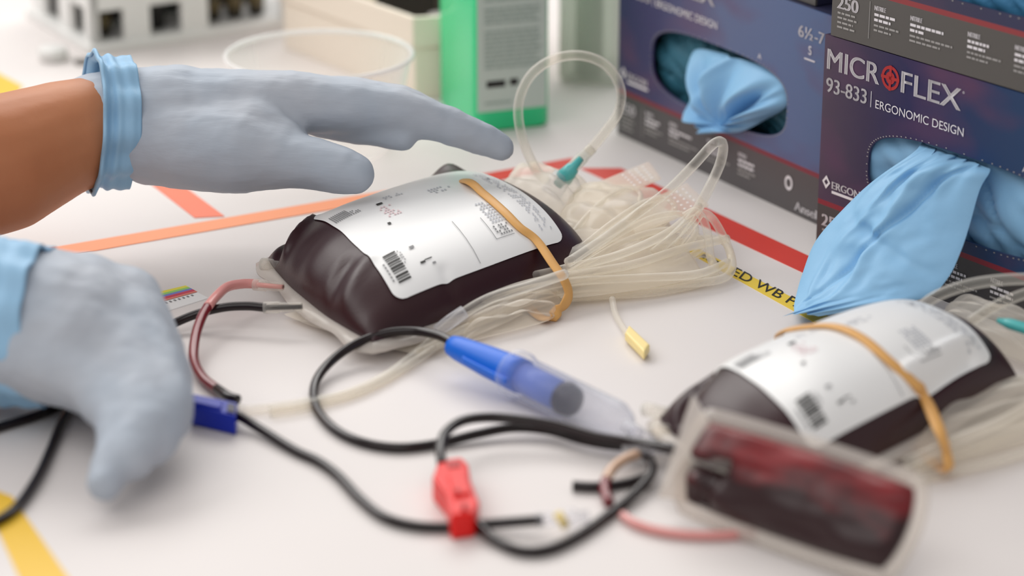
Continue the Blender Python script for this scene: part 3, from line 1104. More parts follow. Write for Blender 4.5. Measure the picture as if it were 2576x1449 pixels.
# bundle of clear tubes, strand by strand
tb1 = thing('tubing_bundle', P(1560, 680), 'bundle of clear looped tubing spreading from under the rubber band of the middle bag', 'tubing')
strands = [
    [(1310, 700, .012), (1420, 676, .016), (1560, 640, .018), (1680, 585, .020), (1760, 520, .022)],
    [(1180, 770, .010), (1300, 722, .013), (1425, 694, .014), (1580, 668, .014), (1720, 625, .014), (1830, 600, .012)],
    [(1100, 825, .006), (1240, 756, .010), (1410, 712, .012), (1600, 700, .010), (1750, 690, .008), (1832, 660, .006)],
    [(1140, 838, .004), (1290, 772, .007), (1420, 730, .008), (1600, 718, .006), (1770, 710, .004), (1834, 690, .004), (1838, 640, .008), (1800, 560, .020), (1768, 536, .026), (1746, 560, .022), (1700, 620, .014)],
    [(1050, 890, .003), (1200, 812, .005), (1330, 770, .005), (1450, 745, .004), (1640, 735, .003), (1790, 700, .003), (1786, 640, .010), (1776, 570, .022), (1752, 532, .028), (1720, 545, .026)],
    [(1430, 660, .020), (1520, 600, .022), (1600, 540, .026), (1680, 480, .036), (1745, 415, .048), (1795, 362, .057), (1818, 362, .056), (1812, 410, .046), (1780, 480, .036), (1745, 540, .026), (1700, 590, .020), (1640, 640, .014)],
    [(1430, 676, .012), (1540, 600, .020), (1640, 548, .022), (1720, 540, .022), (1750, 585, .016), (1690, 645, .012), (1560, 684, .010), (1420, 708, .012)],
    [(1430, 690, .012), (1560, 612, .018), (1660, 580, .018), (1740, 585, .014), (1764, 625, .009), (1660, 676, .007), (1500, 706, .008), (1420, 716, .010)],
    [(1440, 640, .014), (1540, 560, .022), (1620, 510, .024), (1680, 500, .024), (1690, 540, .018), (1590, 620, .014), (1430, 690, .012)],
    [(1430, 600, .016), (1490, 530, .022), (1560, 480, .024), (1610, 490, .022), (1580, 560, .018), (1500, 640, .014), (1425, 690, .012)],
    [(1425, 700, .010), (1580, 640, .012), (1700, 610, .012), (1800, 600, .012), (1838, 640, .008), (1800, 690, .004), (1640, 722, .003), (1440, 740, .004)],
    [(1425, 712, .008), (1580, 690, .006), (1700, 660, .006), (1770, 640, .006), (1790, 670, .004), (1700, 716, .0025), (1540, 744, .0025), (1430, 752, .003)],
]
for i, s in enumerate(strands):
    tube('tube', pxs(*s), .0023 if i == 5 else (.0019 if i < 5 else .0014), M['clear'] if i == 5 else M['creamtube'], tb1, 10, 10)

lp = thing('tube_loop', P(1420, 440), 'tall clear tube loop with a teal connector standing behind the middle blood bag', 'tubing')
loop = [(1375, 455, .022), (1345, 420, .030), (1312, 340, .044), (1305, 260, .058), (1335, 190, .070), (1395, 148, .077), (1465, 140, .078), (1525, 165, .074), (1560, 220, .065), (1556, 280, .055), (1520, 335, .046), (1478, 385, .037)]
tube('tube', pxs(*loop), .0023, M['clear'], lp, 12, 14)
v, f = lathe(P(1490, 372, .040), P(1412, 450, .025), [(0, .0026), (.3, .0026), (.3, .0030), (1, .0030)], 16)
obj('clear_sleeve', v, f, M['clear'], lp)
v, f = lathe(P(1462, 398, .0355), P(1402, 466, .022), [(0, .0016), (.3, .0022), (.35, .0032), (.74, .0044), (.78, .0026), (1, .0024)], 16)
obj('connector', v, f, M['teal'], lp)
v, f = lathe(P(1418, 440, .027), P(1385, 490, .018), [(0, .0046), (1, .0052)], 16)
obj('connector_socket', v, f, M['clear2'], lp)

# side tubes of the middle bag that run off over the table
tag(tube('clear_tube', pxs((1420, 690, .018), (1330, 720, .020), (1230, 752, .018), (1150, 800, .010), (1060, 880, .003), (980, 942, .0022), (880, 990, .0022), (760, 1024, .0022), (680, 1036, .0022)), .0023, M['clear']), 'clear tube running from the middle bag across the table under the black loop', 'tube')
tag(tube('clear_tube', pxs((1100, 870, .003), (1010, 930, .002), (900, 985, .002), (780, 1010, .002), (640, 1030, .002), (600, 1028, .002)), .0018, M['clear']), 'thinner clear tube lying beside the clear tube under the black loop', 'tube')
v, f = lathe(P(1168, 784, .014), P(1100, 832, .008), [(0, .0028), (.5, .0030), (1, .0026)], 16)
tag(obj('tube_joint', v, f, M['clear2']), 'clear joint sleeve on the tube against the near side of the middle bag', 'connector')
yc = thing('tube_clip', P(1602, 872), 'small pale yellow clip on a thin tube lying right of the middle bag', 'clip')
tube('tube', pxs((1540, 752, .004), (1548, 790, .002), (1566, 822, .002), (1584, 846, .003)), .0014, M['creamtube'], yc)
cs = [P(1582, 838, .001), P(1634, 888, .001), P(1620, 908, .001), P(1572, 858, .001)]
bevel(MB().add(cs + [c + Vector((0, 0, .004)) for c in cs], [(0, 1, 2, 3), (4, 5, 6, 7), (0, 1, 5, 4), (1, 2, 6, 5), (2, 3, 7, 6), (3, 0, 4, 7)]).build('clip_body', M['yellowclip'], yc), .0008)

# tubing of the near right bag
tb2 = thing('tubing_bundle', P(2430, 1120), 'bundle of cream tubes beside the near right blood bag, cut by the frame', 'tubing')
for s in ([(2260, 1190, .003), (2380, 1150, .006), (2500, 1110, .006), (2640, 1040, .006)], [(2300, 1210, .002), (2420, 1180, .003), (2540, 1150, .003), (2660, 1110, .003)], [(2280, 1165, .008), (2400, 1110, .012), (2520, 1060, .012), (2640, 990, .012)]):
    tube('tube', pxs(*s), .0020, M['creamtube'], tb2)
lp2 = thing('tube_loop', P(2480, 790), 'clear tube with teal connector arching beyond the near right blood bag', 'tubing')
tube('tube', pxs((2300, 790, .022), (2350, 748, .030), (2430, 718, .036), (2520, 704, .038), (2640, 700, .038)), .0024, M['clear'], lp2)
tube('tube', pxs((2440, 810, .022), (2500, 772, .028), (2560, 745, .032), (2640, 720, .036)), .0022, M['clear'], lp2)
v, f = lathe(P(2510, 806, .026), P(2660, 850, .026), [(0, .001), (.2, .0022), (1, .0026)], 16)
obj('connector', v, f, M['teal'], lp2)

# ------------------------------------------------------------------ tubes filled with blood, clamps
RT = .0019
tag(tube('blood_tube', pxs((668, 774, .011), (620, 770, .011), (560, 774, .010), (490, 792, .007), (420, 822, .004), (330, 868, .002), (230, 970, .002), (120, 1034, .002), (0, 1074, .002), (-120, 1110, .002)), RT, M['tubedark'], n=12), 'black blood-filled tube from the middle bag passing under the curled gloved hand', 'tube')
tag(tube('blood_tube', pxs((260, 930, .002), (200, 1000, .002), (160, 1055, .002), (128, 1130, .002), (95, 1200, .002), (45, 1272, .002), (-10, 1312, .002), (-100, 1350, .002)), RT, M['tubedark'], n=12), 'black blood-filled tube bending down from the curled hand to the frame corner', 'tube')
t3 = thing('blood_tube', P(520, 880), 'red blood-filled tube curving from the middle bag down to the blue clamp', 'tube')
tag(tube('pale_section', pxs((648, 714, .011), (610, 714, .012), (572, 722, .013), (545, 745, .013), (522, 772, .012)), .0021, M['tubepink'], t3), 'pale pink part of the tube')
tag(tube('red_section', pxs((524, 769, .012), (506, 802, .010), (491, 850, .007), (488, 905, .004), (510, 950, .003), (550, 982, .003)), .0021, M['tuberust'], t3), 'red part of the tube')
tag(tube('dark_section', pxs((545, 978, .003), (575, 998, .004), (598, 1006, .004)), .0021, M['tubedark'], t3), 'dark part of the tube')
tag(tube('blood_tube', pxs((560, 1028, .005), (600, 1046, .0045), (650, 1076, .003), (740, 1132, .002), (800, 1160, .002), (850, 1196, .002), (905, 1254, .002), (965, 1300, .002), (1040, 1322, .002), (1130, 1326, .002), (1230, 1318, .003), (1366, 1308, .005)), RT, M['tubedark'], n=12), 'long black blood-filled tube from the blue clamp along the near table', 'tube')
cn = thing('tube_connector', P(1430, 1310), 'clear connector piece where the long black tube ends near the red clamp', 'connector')
v, f = lathe(P(1350, 1309, .005), P(1480, 1300, .005), [(0, .0024), (.25, .0024), (.3, .0018), (.6, .0018), (.62, .0032), (.75, .0032), (.78, .0022), (1, .0022)], 16)
obj('connector_barrel', v, f, M['clear2'], cn)
v, f = lathe(P(1402, 1290, .008), P(1424, 1326, .003), [(0, .0016), (1, .0016)], 12)
obj('connector_wing', v, f, M['yellowclip'], cn)
tag(tube('blood_tube', pxs((1140, 862, .013), (1100, 843, .013), (1040, 833, .012), (970, 838, .011), (890, 868, .008), (826, 916, .005), (792, 968, .003), (796, 1026, .002), (840, 1078, .002), (910, 1112, .002), (1000, 1126, .002), (1100, 1116, .002), (1200, 1092, .003), (1290, 1076, .004), (1380, 1082, .004), (1470, 1108, .004), (1560, 1122, .004), (1660, 1120, .006)), RT, M['tubedark'], n=12), 'black blood-filled tube making the big open loop from the blue needle', 'tube')
tag(tube('blood_tube', pxs((1112, 1168, .009), (1108, 1130, .011), (1120, 1090, .012), (1160, 1060, .012), (1225, 1050, .011), (1310, 1056, .010), (1400, 1070, .009), (1500, 1098, .008), (1590, 1112, .009), (1680, 1128, .012), (1760, 1152, .017), (1800, 1166, .019)), RT, M['tubedark'], n=12), 'black blood-filled tube arching from the red clamp to the small red pouch', 'tube')
tag(tube('blood_tube', pxs((1176, 1290, .005), (1206, 1326, .003), (1250, 1362, .002), (1310, 1386, .002), (1380, 1382, .002), (1460, 1344, .002), (1540, 1288, .002), (1600, 1238, .003), (1638, 1190, .004), (1634, 1156, .005), (1600, 1132, .005)), RT, M['tubedark'], n=12), 'black blood-filled tube curving from the lower end of the red clamp up to the fork', 'tube')
tag(tube('blood_tube', pxs((1440, 1222, .002), (1500, 1224, .002), (1570, 1216, .002), (1625, 1200, .003)), RT, M['tubedark'], n=12), 'short black tube stub lying level left of the small red pouch', 'tube')
t9 = thing('blood_tube', P(1545, 1200), 'thin beige tube with a red end hooking down below the fork', 'tube')
tag(tube('pale_section', pxs((1604, 1142, .006), (1570, 1156, .006), (1540, 1180, .005), (1524, 1208, .004)), .0020, M['tubebeige'], t9), 'beige part of the tube')
tag(tube('red_section', pxs((1525, 1205, .004), (1521, 1230, .003), (1532, 1266, .002)), .0020, M['tuberust'], t9), 'red part of the tube')
tag(tube('blood_tube', pxs((1566, 1296, .002), (1600, 1318, .002), (1660, 1336, .002), (1740, 1346, .002), (1830, 1346, .002), (1900, 1338, .002)), .0017, M['tubepink']), 'thin pink tube running under the near edge of the small red pouch', 'tube')
fk = thing('tube_fork', P(1610, 1110), 'clear forked connector joining the tubes between the barrel and the red pouch', 'connector')
for a, b in (((1570, 1068, .012), (1640, 1112, .009)), ((1575, 1124, .006), (1700, 1130, .012)), ((1600, 1140, .006), (1650, 1118, .009))):
    v, f = lathe(P(*a), P(*b), [(0, .0024), (.5, .0027), (1, .0024)], 14)
    obj('fork_arm', v, f, M['clear2'], fk)


def prism(name, outline, ztop, zbot, m, parent, bv):
    n = len(outline)
    top = [P(u, v, ztop) for u, v in outline]
    bot = [Vector((p.x, p.y, zbot)) for p in top]
    o = MB().add(top + bot, [tuple(range(n)), tuple(range(n, 2 * n))] + [(k, (k + 1) % n, n + (k + 1) % n, n + k) for k in range(n)]).build(name, m, parent)
    return bevel(o, bv)


bc = thing('tube_clamp', P(533, 1040), 'dark blue pinch clamp on the red tube left of the black loop', 'clamp')
prism('clamp_body', [(484, 989), (597, 1012), (592, 1046), (474, 1018)], .0085, .0003, M['blueclamp'], bc, .0007)
prism('clamp_lever', [(490, 992), (560, 1006), (556, 1026), (484, 1010)], .0098, .0080, M['blueclamp'], bc, .0004)
prism('slot', [(573, 1012), (592, 1016), (590, 1038), (570, 1033)], .0092, .0080, M['stopper'], bc, .0002)
rc = thing('tube_clamp', P(1150, 1250), 'bright red pinch clamp in front of the black loop', 'clamp')
prism('clamp_body', [(1104, 1156), (1160, 1148), (1178, 1166), (1184, 1206), (1206, 1262), (1194, 1288), (1134, 1296), (1122, 1240), (1088, 1198)], .0100, .0003, M['redclamp'], rc, .0010)
prism('clamp_lever', [(1126, 1190), (1168, 1182), (1184, 1236), (1142, 1246)], .0112, .0095, M['redclamp'], rc, .0004)
prism('notch', [(1122, 1160), (1156, 1156), (1160, 1172), (1128, 1176)], .0104, .0095, M['red_ink'], rc, .0002)
for u, v in ((1150, 1232), (1168, 1268)):
    prism('pin', [(u - 6, v - 5), (u + 6, v - 5), (u + 6, v + 5), (u - 6, v + 5)], .0118, .0100, M['red_ink'], rc, .0003)

# ------------------------------------------------------------------ blue needle in a clear barrel
nh = thing('needle_holder', P(1380, 960), 'bright blue needle hub slid into a clear plastic barrel', 'needle holder')
NA, NB = P(1134, 868, .0120), P(1316, 948, .0106)
v, f = lathe(NA, NB, [(0, .0028), (.02, .0042), (.12, .0050), (.5, .0062), (.9, .0070), (1, .0070)], 20)
hub = obj('needle_hub', v, f, M['blueneedle'], nh)
for q in (-1, 1):                                         # the two flat grip wings of the hub
    d_ = (NB - NA).normalized().cross(Vector((0, 0, 1)))
    V = [NA.lerp(NB, t) + d_ * q * w + Vector((0, 0, z_)) for z_ in (-.0012, .0012) for t, w in ((.25, .004), (.98, .004), (.98, .0088), (.35, .0070))]
    bevel(MB().add(V, [(0, 1, 2, 3), (4, 5, 6, 7), (0, 1, 5, 4), (1, 2, 6, 5), (2, 3, 7, 6), (3, 0, 4, 7)]).build('grip_wing', M['blueneedle'], hub), .0005)
BA, BB = P(1300, 942, .0104), P(1586, 1082, .0095)
v, f = lathe(BA, BB, [(0, .0062), (.42, .0060)], 20)
obj('needle_sheath', v, f, M['paleblue'], nh)
v, f = lathe(BA.lerp(BB, .42), BA.lerp(BB, .52), [(0, .0064), (.25, .0068), (.8, .0060), (1, .0030)], 20)
obj('stopper', v, f, M['stopper'], nh)
v, f = lathe(BA, BB, [(-.02, .0098), (.03, .0098), (.035, .0086), (.86, .0084), (.93, .0066), (1, .0030)], 26, False)
bar = obj('barrel', v, f, M['barrel'], nh)
v, f = lathe(BB, P(1610, 1090, .0095), [(0, .0028), (1, .0024)], 16)
obj('barrel_nozzle', v, f, M['clear2'], nh)

# ------------------------------------------------------------------ small sampling pouch
q1, q2, q3, q4 = P(1708, 1262, .006), P(2236, 1450, .006), P(2326, 1226, .030), P(1768, 1048, .034)
pn = (q2 - q1).cross(q4 - q1).normalized()
pp = Pillow([q1, q2, q3, q4], 0.0075, 0.006, pu=7, pv=2.6, eu=.6, ev=.6, k=.28, normal=pn, low=0.006,
            wr=lambda u, v: 0.0012 * noise.noise(Vector((u * 3, v * 2.5, 9))) - 0.0035 * crease(u, v, (-1, -.1), (-.72, -.05), .12) - 0.003 * crease(u, v, (-.78, -.9), (-.62, .2), .08))
pt = thing('sample_pouch', P(2000, 1360), 'small clear pouch of dark red blood leaning on the near right bag', 'pouch')
pp.build('pouch_body', M['pouch_blood'], pt)
pp.flange('clear_border', .0050, M['flange'], pt, 0, 0, 0)
e1, e2, e3, e4 = P(1655, 1250, .0075), P(1722, 1262, .007), P(1782, 1062, .034), P(1742, 992, .0385)
obj('end_weld', [e1, e2, e3, e4] + [p - pn * .0012 for p in (e1, e2, e3, e4)], [(0, 1, 2, 3), (4, 5, 6, 7), (0, 1, 5, 4), (1, 2, 6, 5), (2, 3, 7, 6), (3, 0, 4, 7)], M['flange'], pt, False)
v, f = lathe(P(1735, 1146, .021), P(1835, 1176, .024), [(0, .0022), (1, .0024)], 14)
obj('inlet_port', v, f, M['clear'], pt)

# ------------------------------------------------------------------ gloved hands
def capsule(mb, a, ra, b, rb):
    """a tapered limb piece with round ends"""
    a, b = Vector(a), Vector(b)
    ax = (b - a)
    L = ax.length
    ax = ax.normalized() if L > 1e-6 else Vector((0, 0, 1))
    prof = []
    for k in range(0, 7):
        q = math.pi / 2 * k / 6
        prof.append((-ra * math.cos(q), ra * math.sin(q) + 1e-5))
    for k in range(0, 7):
        q = math.pi / 2 * k / 6
        prof.append((L + rb * math.sin(q), rb * math.cos(q) + 1e-5))
    V, F = lathe(a, a + ax, prof, 18)
    mb.add(V, F)


def fused(name, chains, voxel, smooth, m, parent, wrinkle=0):
    mb = MB()
    for ch in chains:
        for (p, r), (q, s) in zip(ch[:-1], ch[1:]):
            capsule(mb, p, r, q, s)
    o = mb.build(name, m, parent, True)
    rm = o.modifiers.new('skin', 'REMESH')
    rm.mode = 'VOXEL'
    rm.voxel_size = voxel
    rm.use_smooth_shade = True
    sm = o.modifiers.new('soften', 'SMOOTH')
    sm.factor = 0.5
    sm.iterations = smooth
    if wrinkle:
        tx = bpy.data.textures.get('wrinkles') or bpy.data.textures.new('wrinkles', 'CLOUDS')
        tx.noise_scale = 0.011
        tx.noise_depth = 2
        dm = o.modifiers.new('wrinkles', 'DISPLACE')
        dm.texture = tx
        dm.texture_coords = 'LOCAL'
        dm.strength = wrinkle
        dm.mid_level = 0.5
    return o


def ch(*l):
    return [(D(u, v, d), r) for u, v, d, r in l]


def cuff(c0, c1, r0, r1, m, parent, seed, tilt=0.0):
    """rolled and ruffled glove cuff round the wrist"""
    A, B = c0, c1
    ax = (B - A).normalized()
    s = ax.cross(Vector((0, 0, 1))).normalized()
    u = s.cross(ax)
    def fn(a, b):
        q = 2 * math.pi * a
        w = 0.0010 * math.sin(q * 11 + seed) + 0.0016 * noise.noise(Vector((math.cos(q) * 2, math.sin(q) * 2, b * 2 + seed)))
        r = r0 + (r1 - r0) * b + w + 0.0020 * math.exp(-((b - .06) / .08) ** 2) + 0.0012 * math.sin(b * 18) * (1 - b)
        return A + (B - A) * b + (s * math.cos(q) + u * math.sin(q)) * r + ax * 0.004 * math.sin(q + seed)
    V, F = grid(fn, 96, 22)
    o = obj('cuff', V, F, m, parent)
    bm = bmesh.new()
    bm.from_mesh(o.data)
    bmesh.ops.remove_doubles(bm, verts=bm.verts, dist=1e-6)
    bm.to_mesh(o.data)
    bm.free()
    sd = o.modifiers.new('thickness', 'SOLIDIFY')
    sd.thickness = 0.0012
    sd.offset = -1
    return o


pers = thing('person', (-0.35, 1.05, 0), 'person reaching in from the left in pale blue gloves, brown forearm bare', 'person')
LK = 0.945


def chl(*l):
    return [(D(u, v, d * LK), r * LK) for u, v, d, r in l]


# left arm, stretched over the table
fused('forearm', [chl((-900, 560, 1.10, .040), (-420, 490, 1.13, .038), (0, 412, 1.16, .0325), (150, 350, 1.175, .0275), (270, 318, 1.185, .0250))], .0022, 8, M['skin'], pers)
g1 = fused('glove', [
    chl((250, 318, 1.185, .0258), (330, 312, 1.185, .0268), (450, 300, 1.185, .0262)),
    chl((385, 320, 1.185, .0250), (520, 290, 1.182, .0220), (730, 256, 1.180, .0150)),
    chl((385, 300, 1.195, .0240), (520, 270, 1.195, .0190), (740, 246, 1.198, .0130)),
    chl((385, 290, 1.205, .0220), (520, 260, 1.215, .0170), (720, 240, 1.212, .0125)),
    chl((385, 290, 1.210, .0200), (500, 255, 1.218, .0150), (690, 236, 1.225, .0115)),
    # index finger
    chl((730, 256, 1.180, .0150), (880, 268, 1.180, .0128), (1000, 278, 1.182, .0110), (1120, 312, 1.186, .0092), (1215, 350, 1.190, .0082), (1262, 372, 1.192, .0066)),
    # middle finger, bent down under the index
    chl((740, 262, 1.196, .0130), (860, 300, 1.190, .0108), (945, 322, 1.186, .0090), (1012, 345, 1.184, .0070)),
    # ring and little finger behind
    chl((720, 246, 1.212, .0125), (890, 248, 1.206, .0108), (1010, 264, 1.202, .0095), (1120, 308, 1.202, .0082), (1190, 340, 1.202, .0070)),
    chl((690, 240, 1.225, .0115), (840, 242, 1.220, .0095), (960, 258, 1.216, .0082), (1060, 290, 1.214, .0070)),
    # thumb
    chl((385, 345, 1.180, .0230), (480, 365, 1.172, .0215), (600, 378, 1.166, .0205), (690, 392, 1.164, .0160)),
    chl((520, 330, 1.176, .0200), (640, 340, 1.172, .0190), (700, 370, 1.168, .0150)),
    chl((600, 382, 1.166, .0185), (700, 398, 1.163, .0142), (790, 412, 1.160, .0122), (860, 428, 1.158, .0112), (892, 437, 1.157, .0098)),
], .0015, 10, M['glove'], pers, .0014)
cuff(D(226, 308, 1.182 * LK), D(322, 307, 1.186 * LK), .0298, .0290, M['cuff'], g1, 1.0)
# right arm, curled hand close to the camera
fused('forearm', [ch((-900, 700, 1.00, .036), (-400, 760, .975, .034), (-120, 790, .962, .030), (20, 806, .956, .027))], .0022, 8, M['skin'], pers)
g2 = fused('glove', [
    ch((-60, 800, .960, .0285), (60, 806, .956, .0280), (150, 820, .952, .0270)),
    ch((60, 780, .962, .0260), (200, 770, .966, .0215), (315, 765, .968, .0150)),
    ch((60, 800, .955, .0270), (200, 820, .950, .0240), (318, 835, .948, .0165)),
    ch((60, 830, .950, .0250), (190, 865, .942, .0225), (300, 905, .936, .0165)),
    ch((60, 850, .946, .0215), (160, 900, .938, .0190), (250, 960, .928, .0140)),
    # index
    ch((315, 765, .968, .0150), (372, 850, .955, .0122), (415, 950, .938, .0105), (425, 1050, .920, .0092)),
    # middle
    ch((318, 835, .948, .0165), (390, 930, .932, .0122), (415, 1020, .915, .0108), (385, 1110, .902, .0092)),
    # ring
    ch((300, 905, .936, .0165), (360, 990, .918, .0120), (365, 1075, .903, .0105), (330, 1150, .893, .0090)),
    # little finger, pointing down to the table
    ch((250, 960, .928, .0140), (310, 1040, .912, .0110), (300, 1130, .897, .0085), (262, 1215, .884, .0066)),
    # thumb, on the far side
    ch((120, 770, .980, .0190), (230, 800, 1.000, .0140), (310, 880, .990, .0110), (350, 960, .970, .0090)),
], .0015, 10, M['glove'], pers, .0014)
cuff(D(-60, 798, .960), D(118, 818, .953), .0318, .0305, M['cuff'], g2, 2.0)

# ------------------------------------------------------------------ striped card under the hand
cc = [P(300, 760), P(466, 721), P(524, 752), P(372, 800)]
cd = thing('striped_card', (cc[0] + cc[2]) / 2, 'small printed card with coloured stripes lying beside the curled gloved hand', 'card')
up = Vector((0, 0, .0005))
MB().add(cc + [c + up for c in cc], [(0, 1, 2, 3), (4, 5, 6, 7), (0, 1, 5, 4), (1, 2, 6, 5), (2, 3, 7, 6), (3, 0, 4, 7)]).build('card_sheet', M['label'], cd)
for t0, t1, c in ((.02, .14, (236, 226, 70)), (.14, .24, (150, 210, 110)), (.24, .34, (120, 130, 200)), (.34, .46, (206, 60, 90)), (.46, .54, (224, 130, 110))):
    V = [cc[0].lerp(cc[3], t0), cc[1].lerp(cc[2], t0), cc[1].lerp(cc[2], t1), cc[0].lerp(cc[3], t1)]
    obj('stripe', [p + up * 1.4 for p in V], [(0, 1, 2, 3)], mat('stripe_ink', c, .5), cd, False)
mb = MB()
for i in range(9):
    a = .3 + .07 * i
    V = [cc[0].lerp(cc[1], a).lerp(cc[3].lerp(cc[2], a), .6), cc[0].lerp(cc[1], a + .03).lerp(cc[3].lerp(cc[2], a + .03), .6), cc[0].lerp(cc[1], a + .03).lerp(cc[3].lerp(cc[2], a + .03), .68), cc[0].lerp(cc[1], a).lerp(cc[3].lerp(cc[2], a), .68)]
    mb.add([p + up * 1.4 for p in V], [(0, 1, 2, 3)])
tag(mb.build('small_print', M['inkgrey'], cd), kind='stuff')

# ------------------------------------------------------------------ background: rack, bowl, bin, bottle, jar, cap
K = P(236, 134)
Kr, Kl = P(705, 68), P(150, 58)
aR = math.degrees(math.atan2((Kr - K).y, (Kr - K).x))
RF = Face(K.x, K.y, aR)                       # front of the rack, runs to the right
RL = 0.135
ld = Vector((-RF.ex.y, RF.ex.x, 0))           # its left side runs away from the camera
rack = thing('tube_rack', K + RF.ex * RL / 2 + ld * .05, 'white rack with dark square windows in the far left corner', 'rack')
RH, RD = .075, .10


def cut_panel(pt, w, h, holes, th, nrm):
    xs = sorted({0, w, *[q for r in holes for q in r[:2]]})
    zs = sorted({0, h, *[q for r in holes for q in r[2:]]})
    mb = MB()
    for i in range(len(xs) - 1):
        for j in range(len(zs) - 1):
            cx, cz = (xs[i] + xs[i + 1]) / 2, (zs[j] + zs[j + 1]) / 2
            if any(r[0] < cx < r[1] and r[2] < cz < r[3] for r in holes):
                continue
            o = pt(xs[i], zs[j])
            mb.box(o, pt(xs[i + 1], zs[j]) - o, -nrm * th, Vector((0, 0, zs[j + 1] - zs[j])))
    return mb


def rect(F, u0, v0, u1, v1):
    a, b = F.sz(u0, v1), F.sz(u1, v0)
    return (a[0], b[0], (a[1] + F.sz(u1, v1)[1]) / 2, (b[1] + F.sz(u0, v0)[1]) / 2)


w1, w2, w3 = rect(RF, 252, 22, 310, 98), rect(RF, 380, 8, 456, 84), rect(RF, 525, -40, 706, 64)
w1 = (w1[0] if w1[0] > .004 else .004, w1[1], w1[2], w1[3])
zlo, zhi = w2[2], w2[3]
cut_panel(lambda s, z: RF.pt(s, z), RL, RH, [(w1[0], w1[1], zlo, zhi), (w2[0], w2[1], zlo, zhi), (w3[0], min(w3[1], RL - .008), zlo, zhi + .012)], .004, RF.n).build('front_panel', M['rackwhite'], rack)
LF = Face(K.x + ld.x * RD, K.y + ld.y * RD, math.degrees(math.atan2(-ld.y, -ld.x)))
cut_panel(lambda s, z: LF.pt(s, z), RD, RH, [(RD - .036, RD - .014, zlo, zhi), (.02, .045, zlo, zhi)], .004, LF.n).build('side_panel', M['rackwhite'], rack)
rb = MB()
rb.box(RF.pt(.004, RH - .004, -.004), RF.ex * (RL - .008), ld * (RD - .008), (0, 0, .004))
rb.box(RF.pt(.004, 0.001, -.004), RF.ex * (RL - .008), ld * (RD - .008), (0, 0, .003))
rb.build('deck', M['rackwhite'], rack)
MB().box(RF.pt(.004, .004, -.050), RF.ex * (RL - .008), ld * .04, (0, 0, RH - .010)).build('dark_interior', M['dark'], rack)  # black block behind the vials, makes the windows dark
bevel(MB().box(RF.pt(-.004, 0, .004), RF.ex * (RL + .008), ld * (RD + .008), (0, 0, .005)).build('base_plinth', M['rackwhite'], rack), .001)
vx = [(w1[0] + w1[1]) / 2, (w2[0] + w2[1]) / 2] + [w3[0] + (min(w3[1], RL - .008) - w3[0]) * t for t in (.2, .5, .8)]
wl = ['amber vial behind the rack window nearest its corner', 'black vial behind the second rack window', 'dark vial at the left of the wide rack window', 'dark vial in the middle of the wide rack window', 'dark vial at the right of the wide rack window']
for i, s in enumerate(vx):
    vt = thing('vial', RF.pt(s, .0055, -.016), wl[i], 'vial', 'vials in the rack')
    c = RF.pt(s, .0055, -.016)
    r = .0055 if i < 2 else .0050
    z = Vector((0, 0, 1))
    v, f = lathe(c, c + z * .045, [(0, r * .7), (.03, r), (.75, r), (.85, r * .6), (1, r * .6)], 18)
    obj('vial_glass', v, f, M['vial'] if i != 1 else M['dark'], vt)
    v, f = lathe(c + z * .006, c + z * .014, [(0, r * 1.03), (1, r * 1.03)], 18)
    if i != 1:
        obj('amber_glint', v, f, M['amber'], vt)  # amber band painted in as the dark glass's yellowish glint
    v, f = lathe(c + z * .0452, c + z * .054, [(0, r * .8), (1, r * .8)], 18)
    obj('vial_cap', v, f, M['dark'], vt)

# clear bowl
bc_ = P(803, 138, .050)
bw = thing('plastic_bowl', (bc_.x, bc_.y, 0), 'clear round plastic bowl with a white rim behind the stretched gloved hand', 'bowl')
c0 = Vector((bc_.x, bc_.y, 0))
v, f = lathe(c0 + Vector((0, 0, .0006)), c0 + Vector((0, 0, .050)), [(0, .001), (0, .034), (.06, .037), (.9, .0462), (1, .0472)], 48, False)
obj('bowl_wall', v, f, M['bowl'], bw)
ringp = [c0 + Vector((.0475 * math.cos(2 * math.pi * k / 64), .0475 * math.sin(2 * math.pi * k / 64), .050)) for k in range(64)]
v, f = sweep(ringp, .0013, 10, True)
obj('rim', v, f, M['rim'], bw)
a_ = math.atan2(-.9, .38)
pc = c0 + Vector((.0455 * math.cos(a_), .0455 * math.sin(a_), .046))
tq = Vector((-math.sin(a_), math.cos(a_), 0))
bevel(MB().box(pc - tq * .0025, tq * .005, Vector((math.cos(a_), math.sin(a_), 0)) * -.001, (0, 0, .0032)).build('dark_sticker', M['dark'], bw), .0003)

# cream bin with a rim band, dark things inside
z = Vector((0, 0, 1))
C1, C0 = P(1044, 250), P(716, 122)
foot = [C0, C1, C1 + Vector((.050, .010, 0)), C1 + Vector((.062, .055, 0)), C1 + Vector((.050, .110, 0)), C0 + Vector((.06, .075, 0))]


def tub(poly, z0, z1, grow, th, floor_=False):
    n = len(poly)
    c = sum(poly, Vector((0, 0, 0))) / n
    def off(d):
        out = []
        for k in range(n):
            a, p, b = poly[k - 1], poly[k], poly[(k + 1) % n]
            n1 = (p - a).normalized().cross(z)
            n2 = (b - p).normalized().cross(z)
            m_ = (n1 + n2).normalized()
            out.append(p + m_ * d / max(.3, m_.dot(n1)))
        return out
    A, B = off(grow), off(grow - th)
    V = [p + z * z0 for p in A] + [p + z * z1 for p in A] + [p + z * z1 for p in B] + [p + z * (z0 + (th if floor_ else 0)) for p in B]
    F = []
    for k in range(n):
        l = (k + 1) % n
        for i in range(3):
            F.append((i * n + k, i * n + l, (i + 1) * n + l, (i + 1) * n + k))
        if not floor_:
            F.append((3 * n + k, 3 * n + l, l, k))
    if floor_:
        F += [tuple(range(n)), tuple(3 * n + k for k in range(n))]
    return MB().add(V, F)


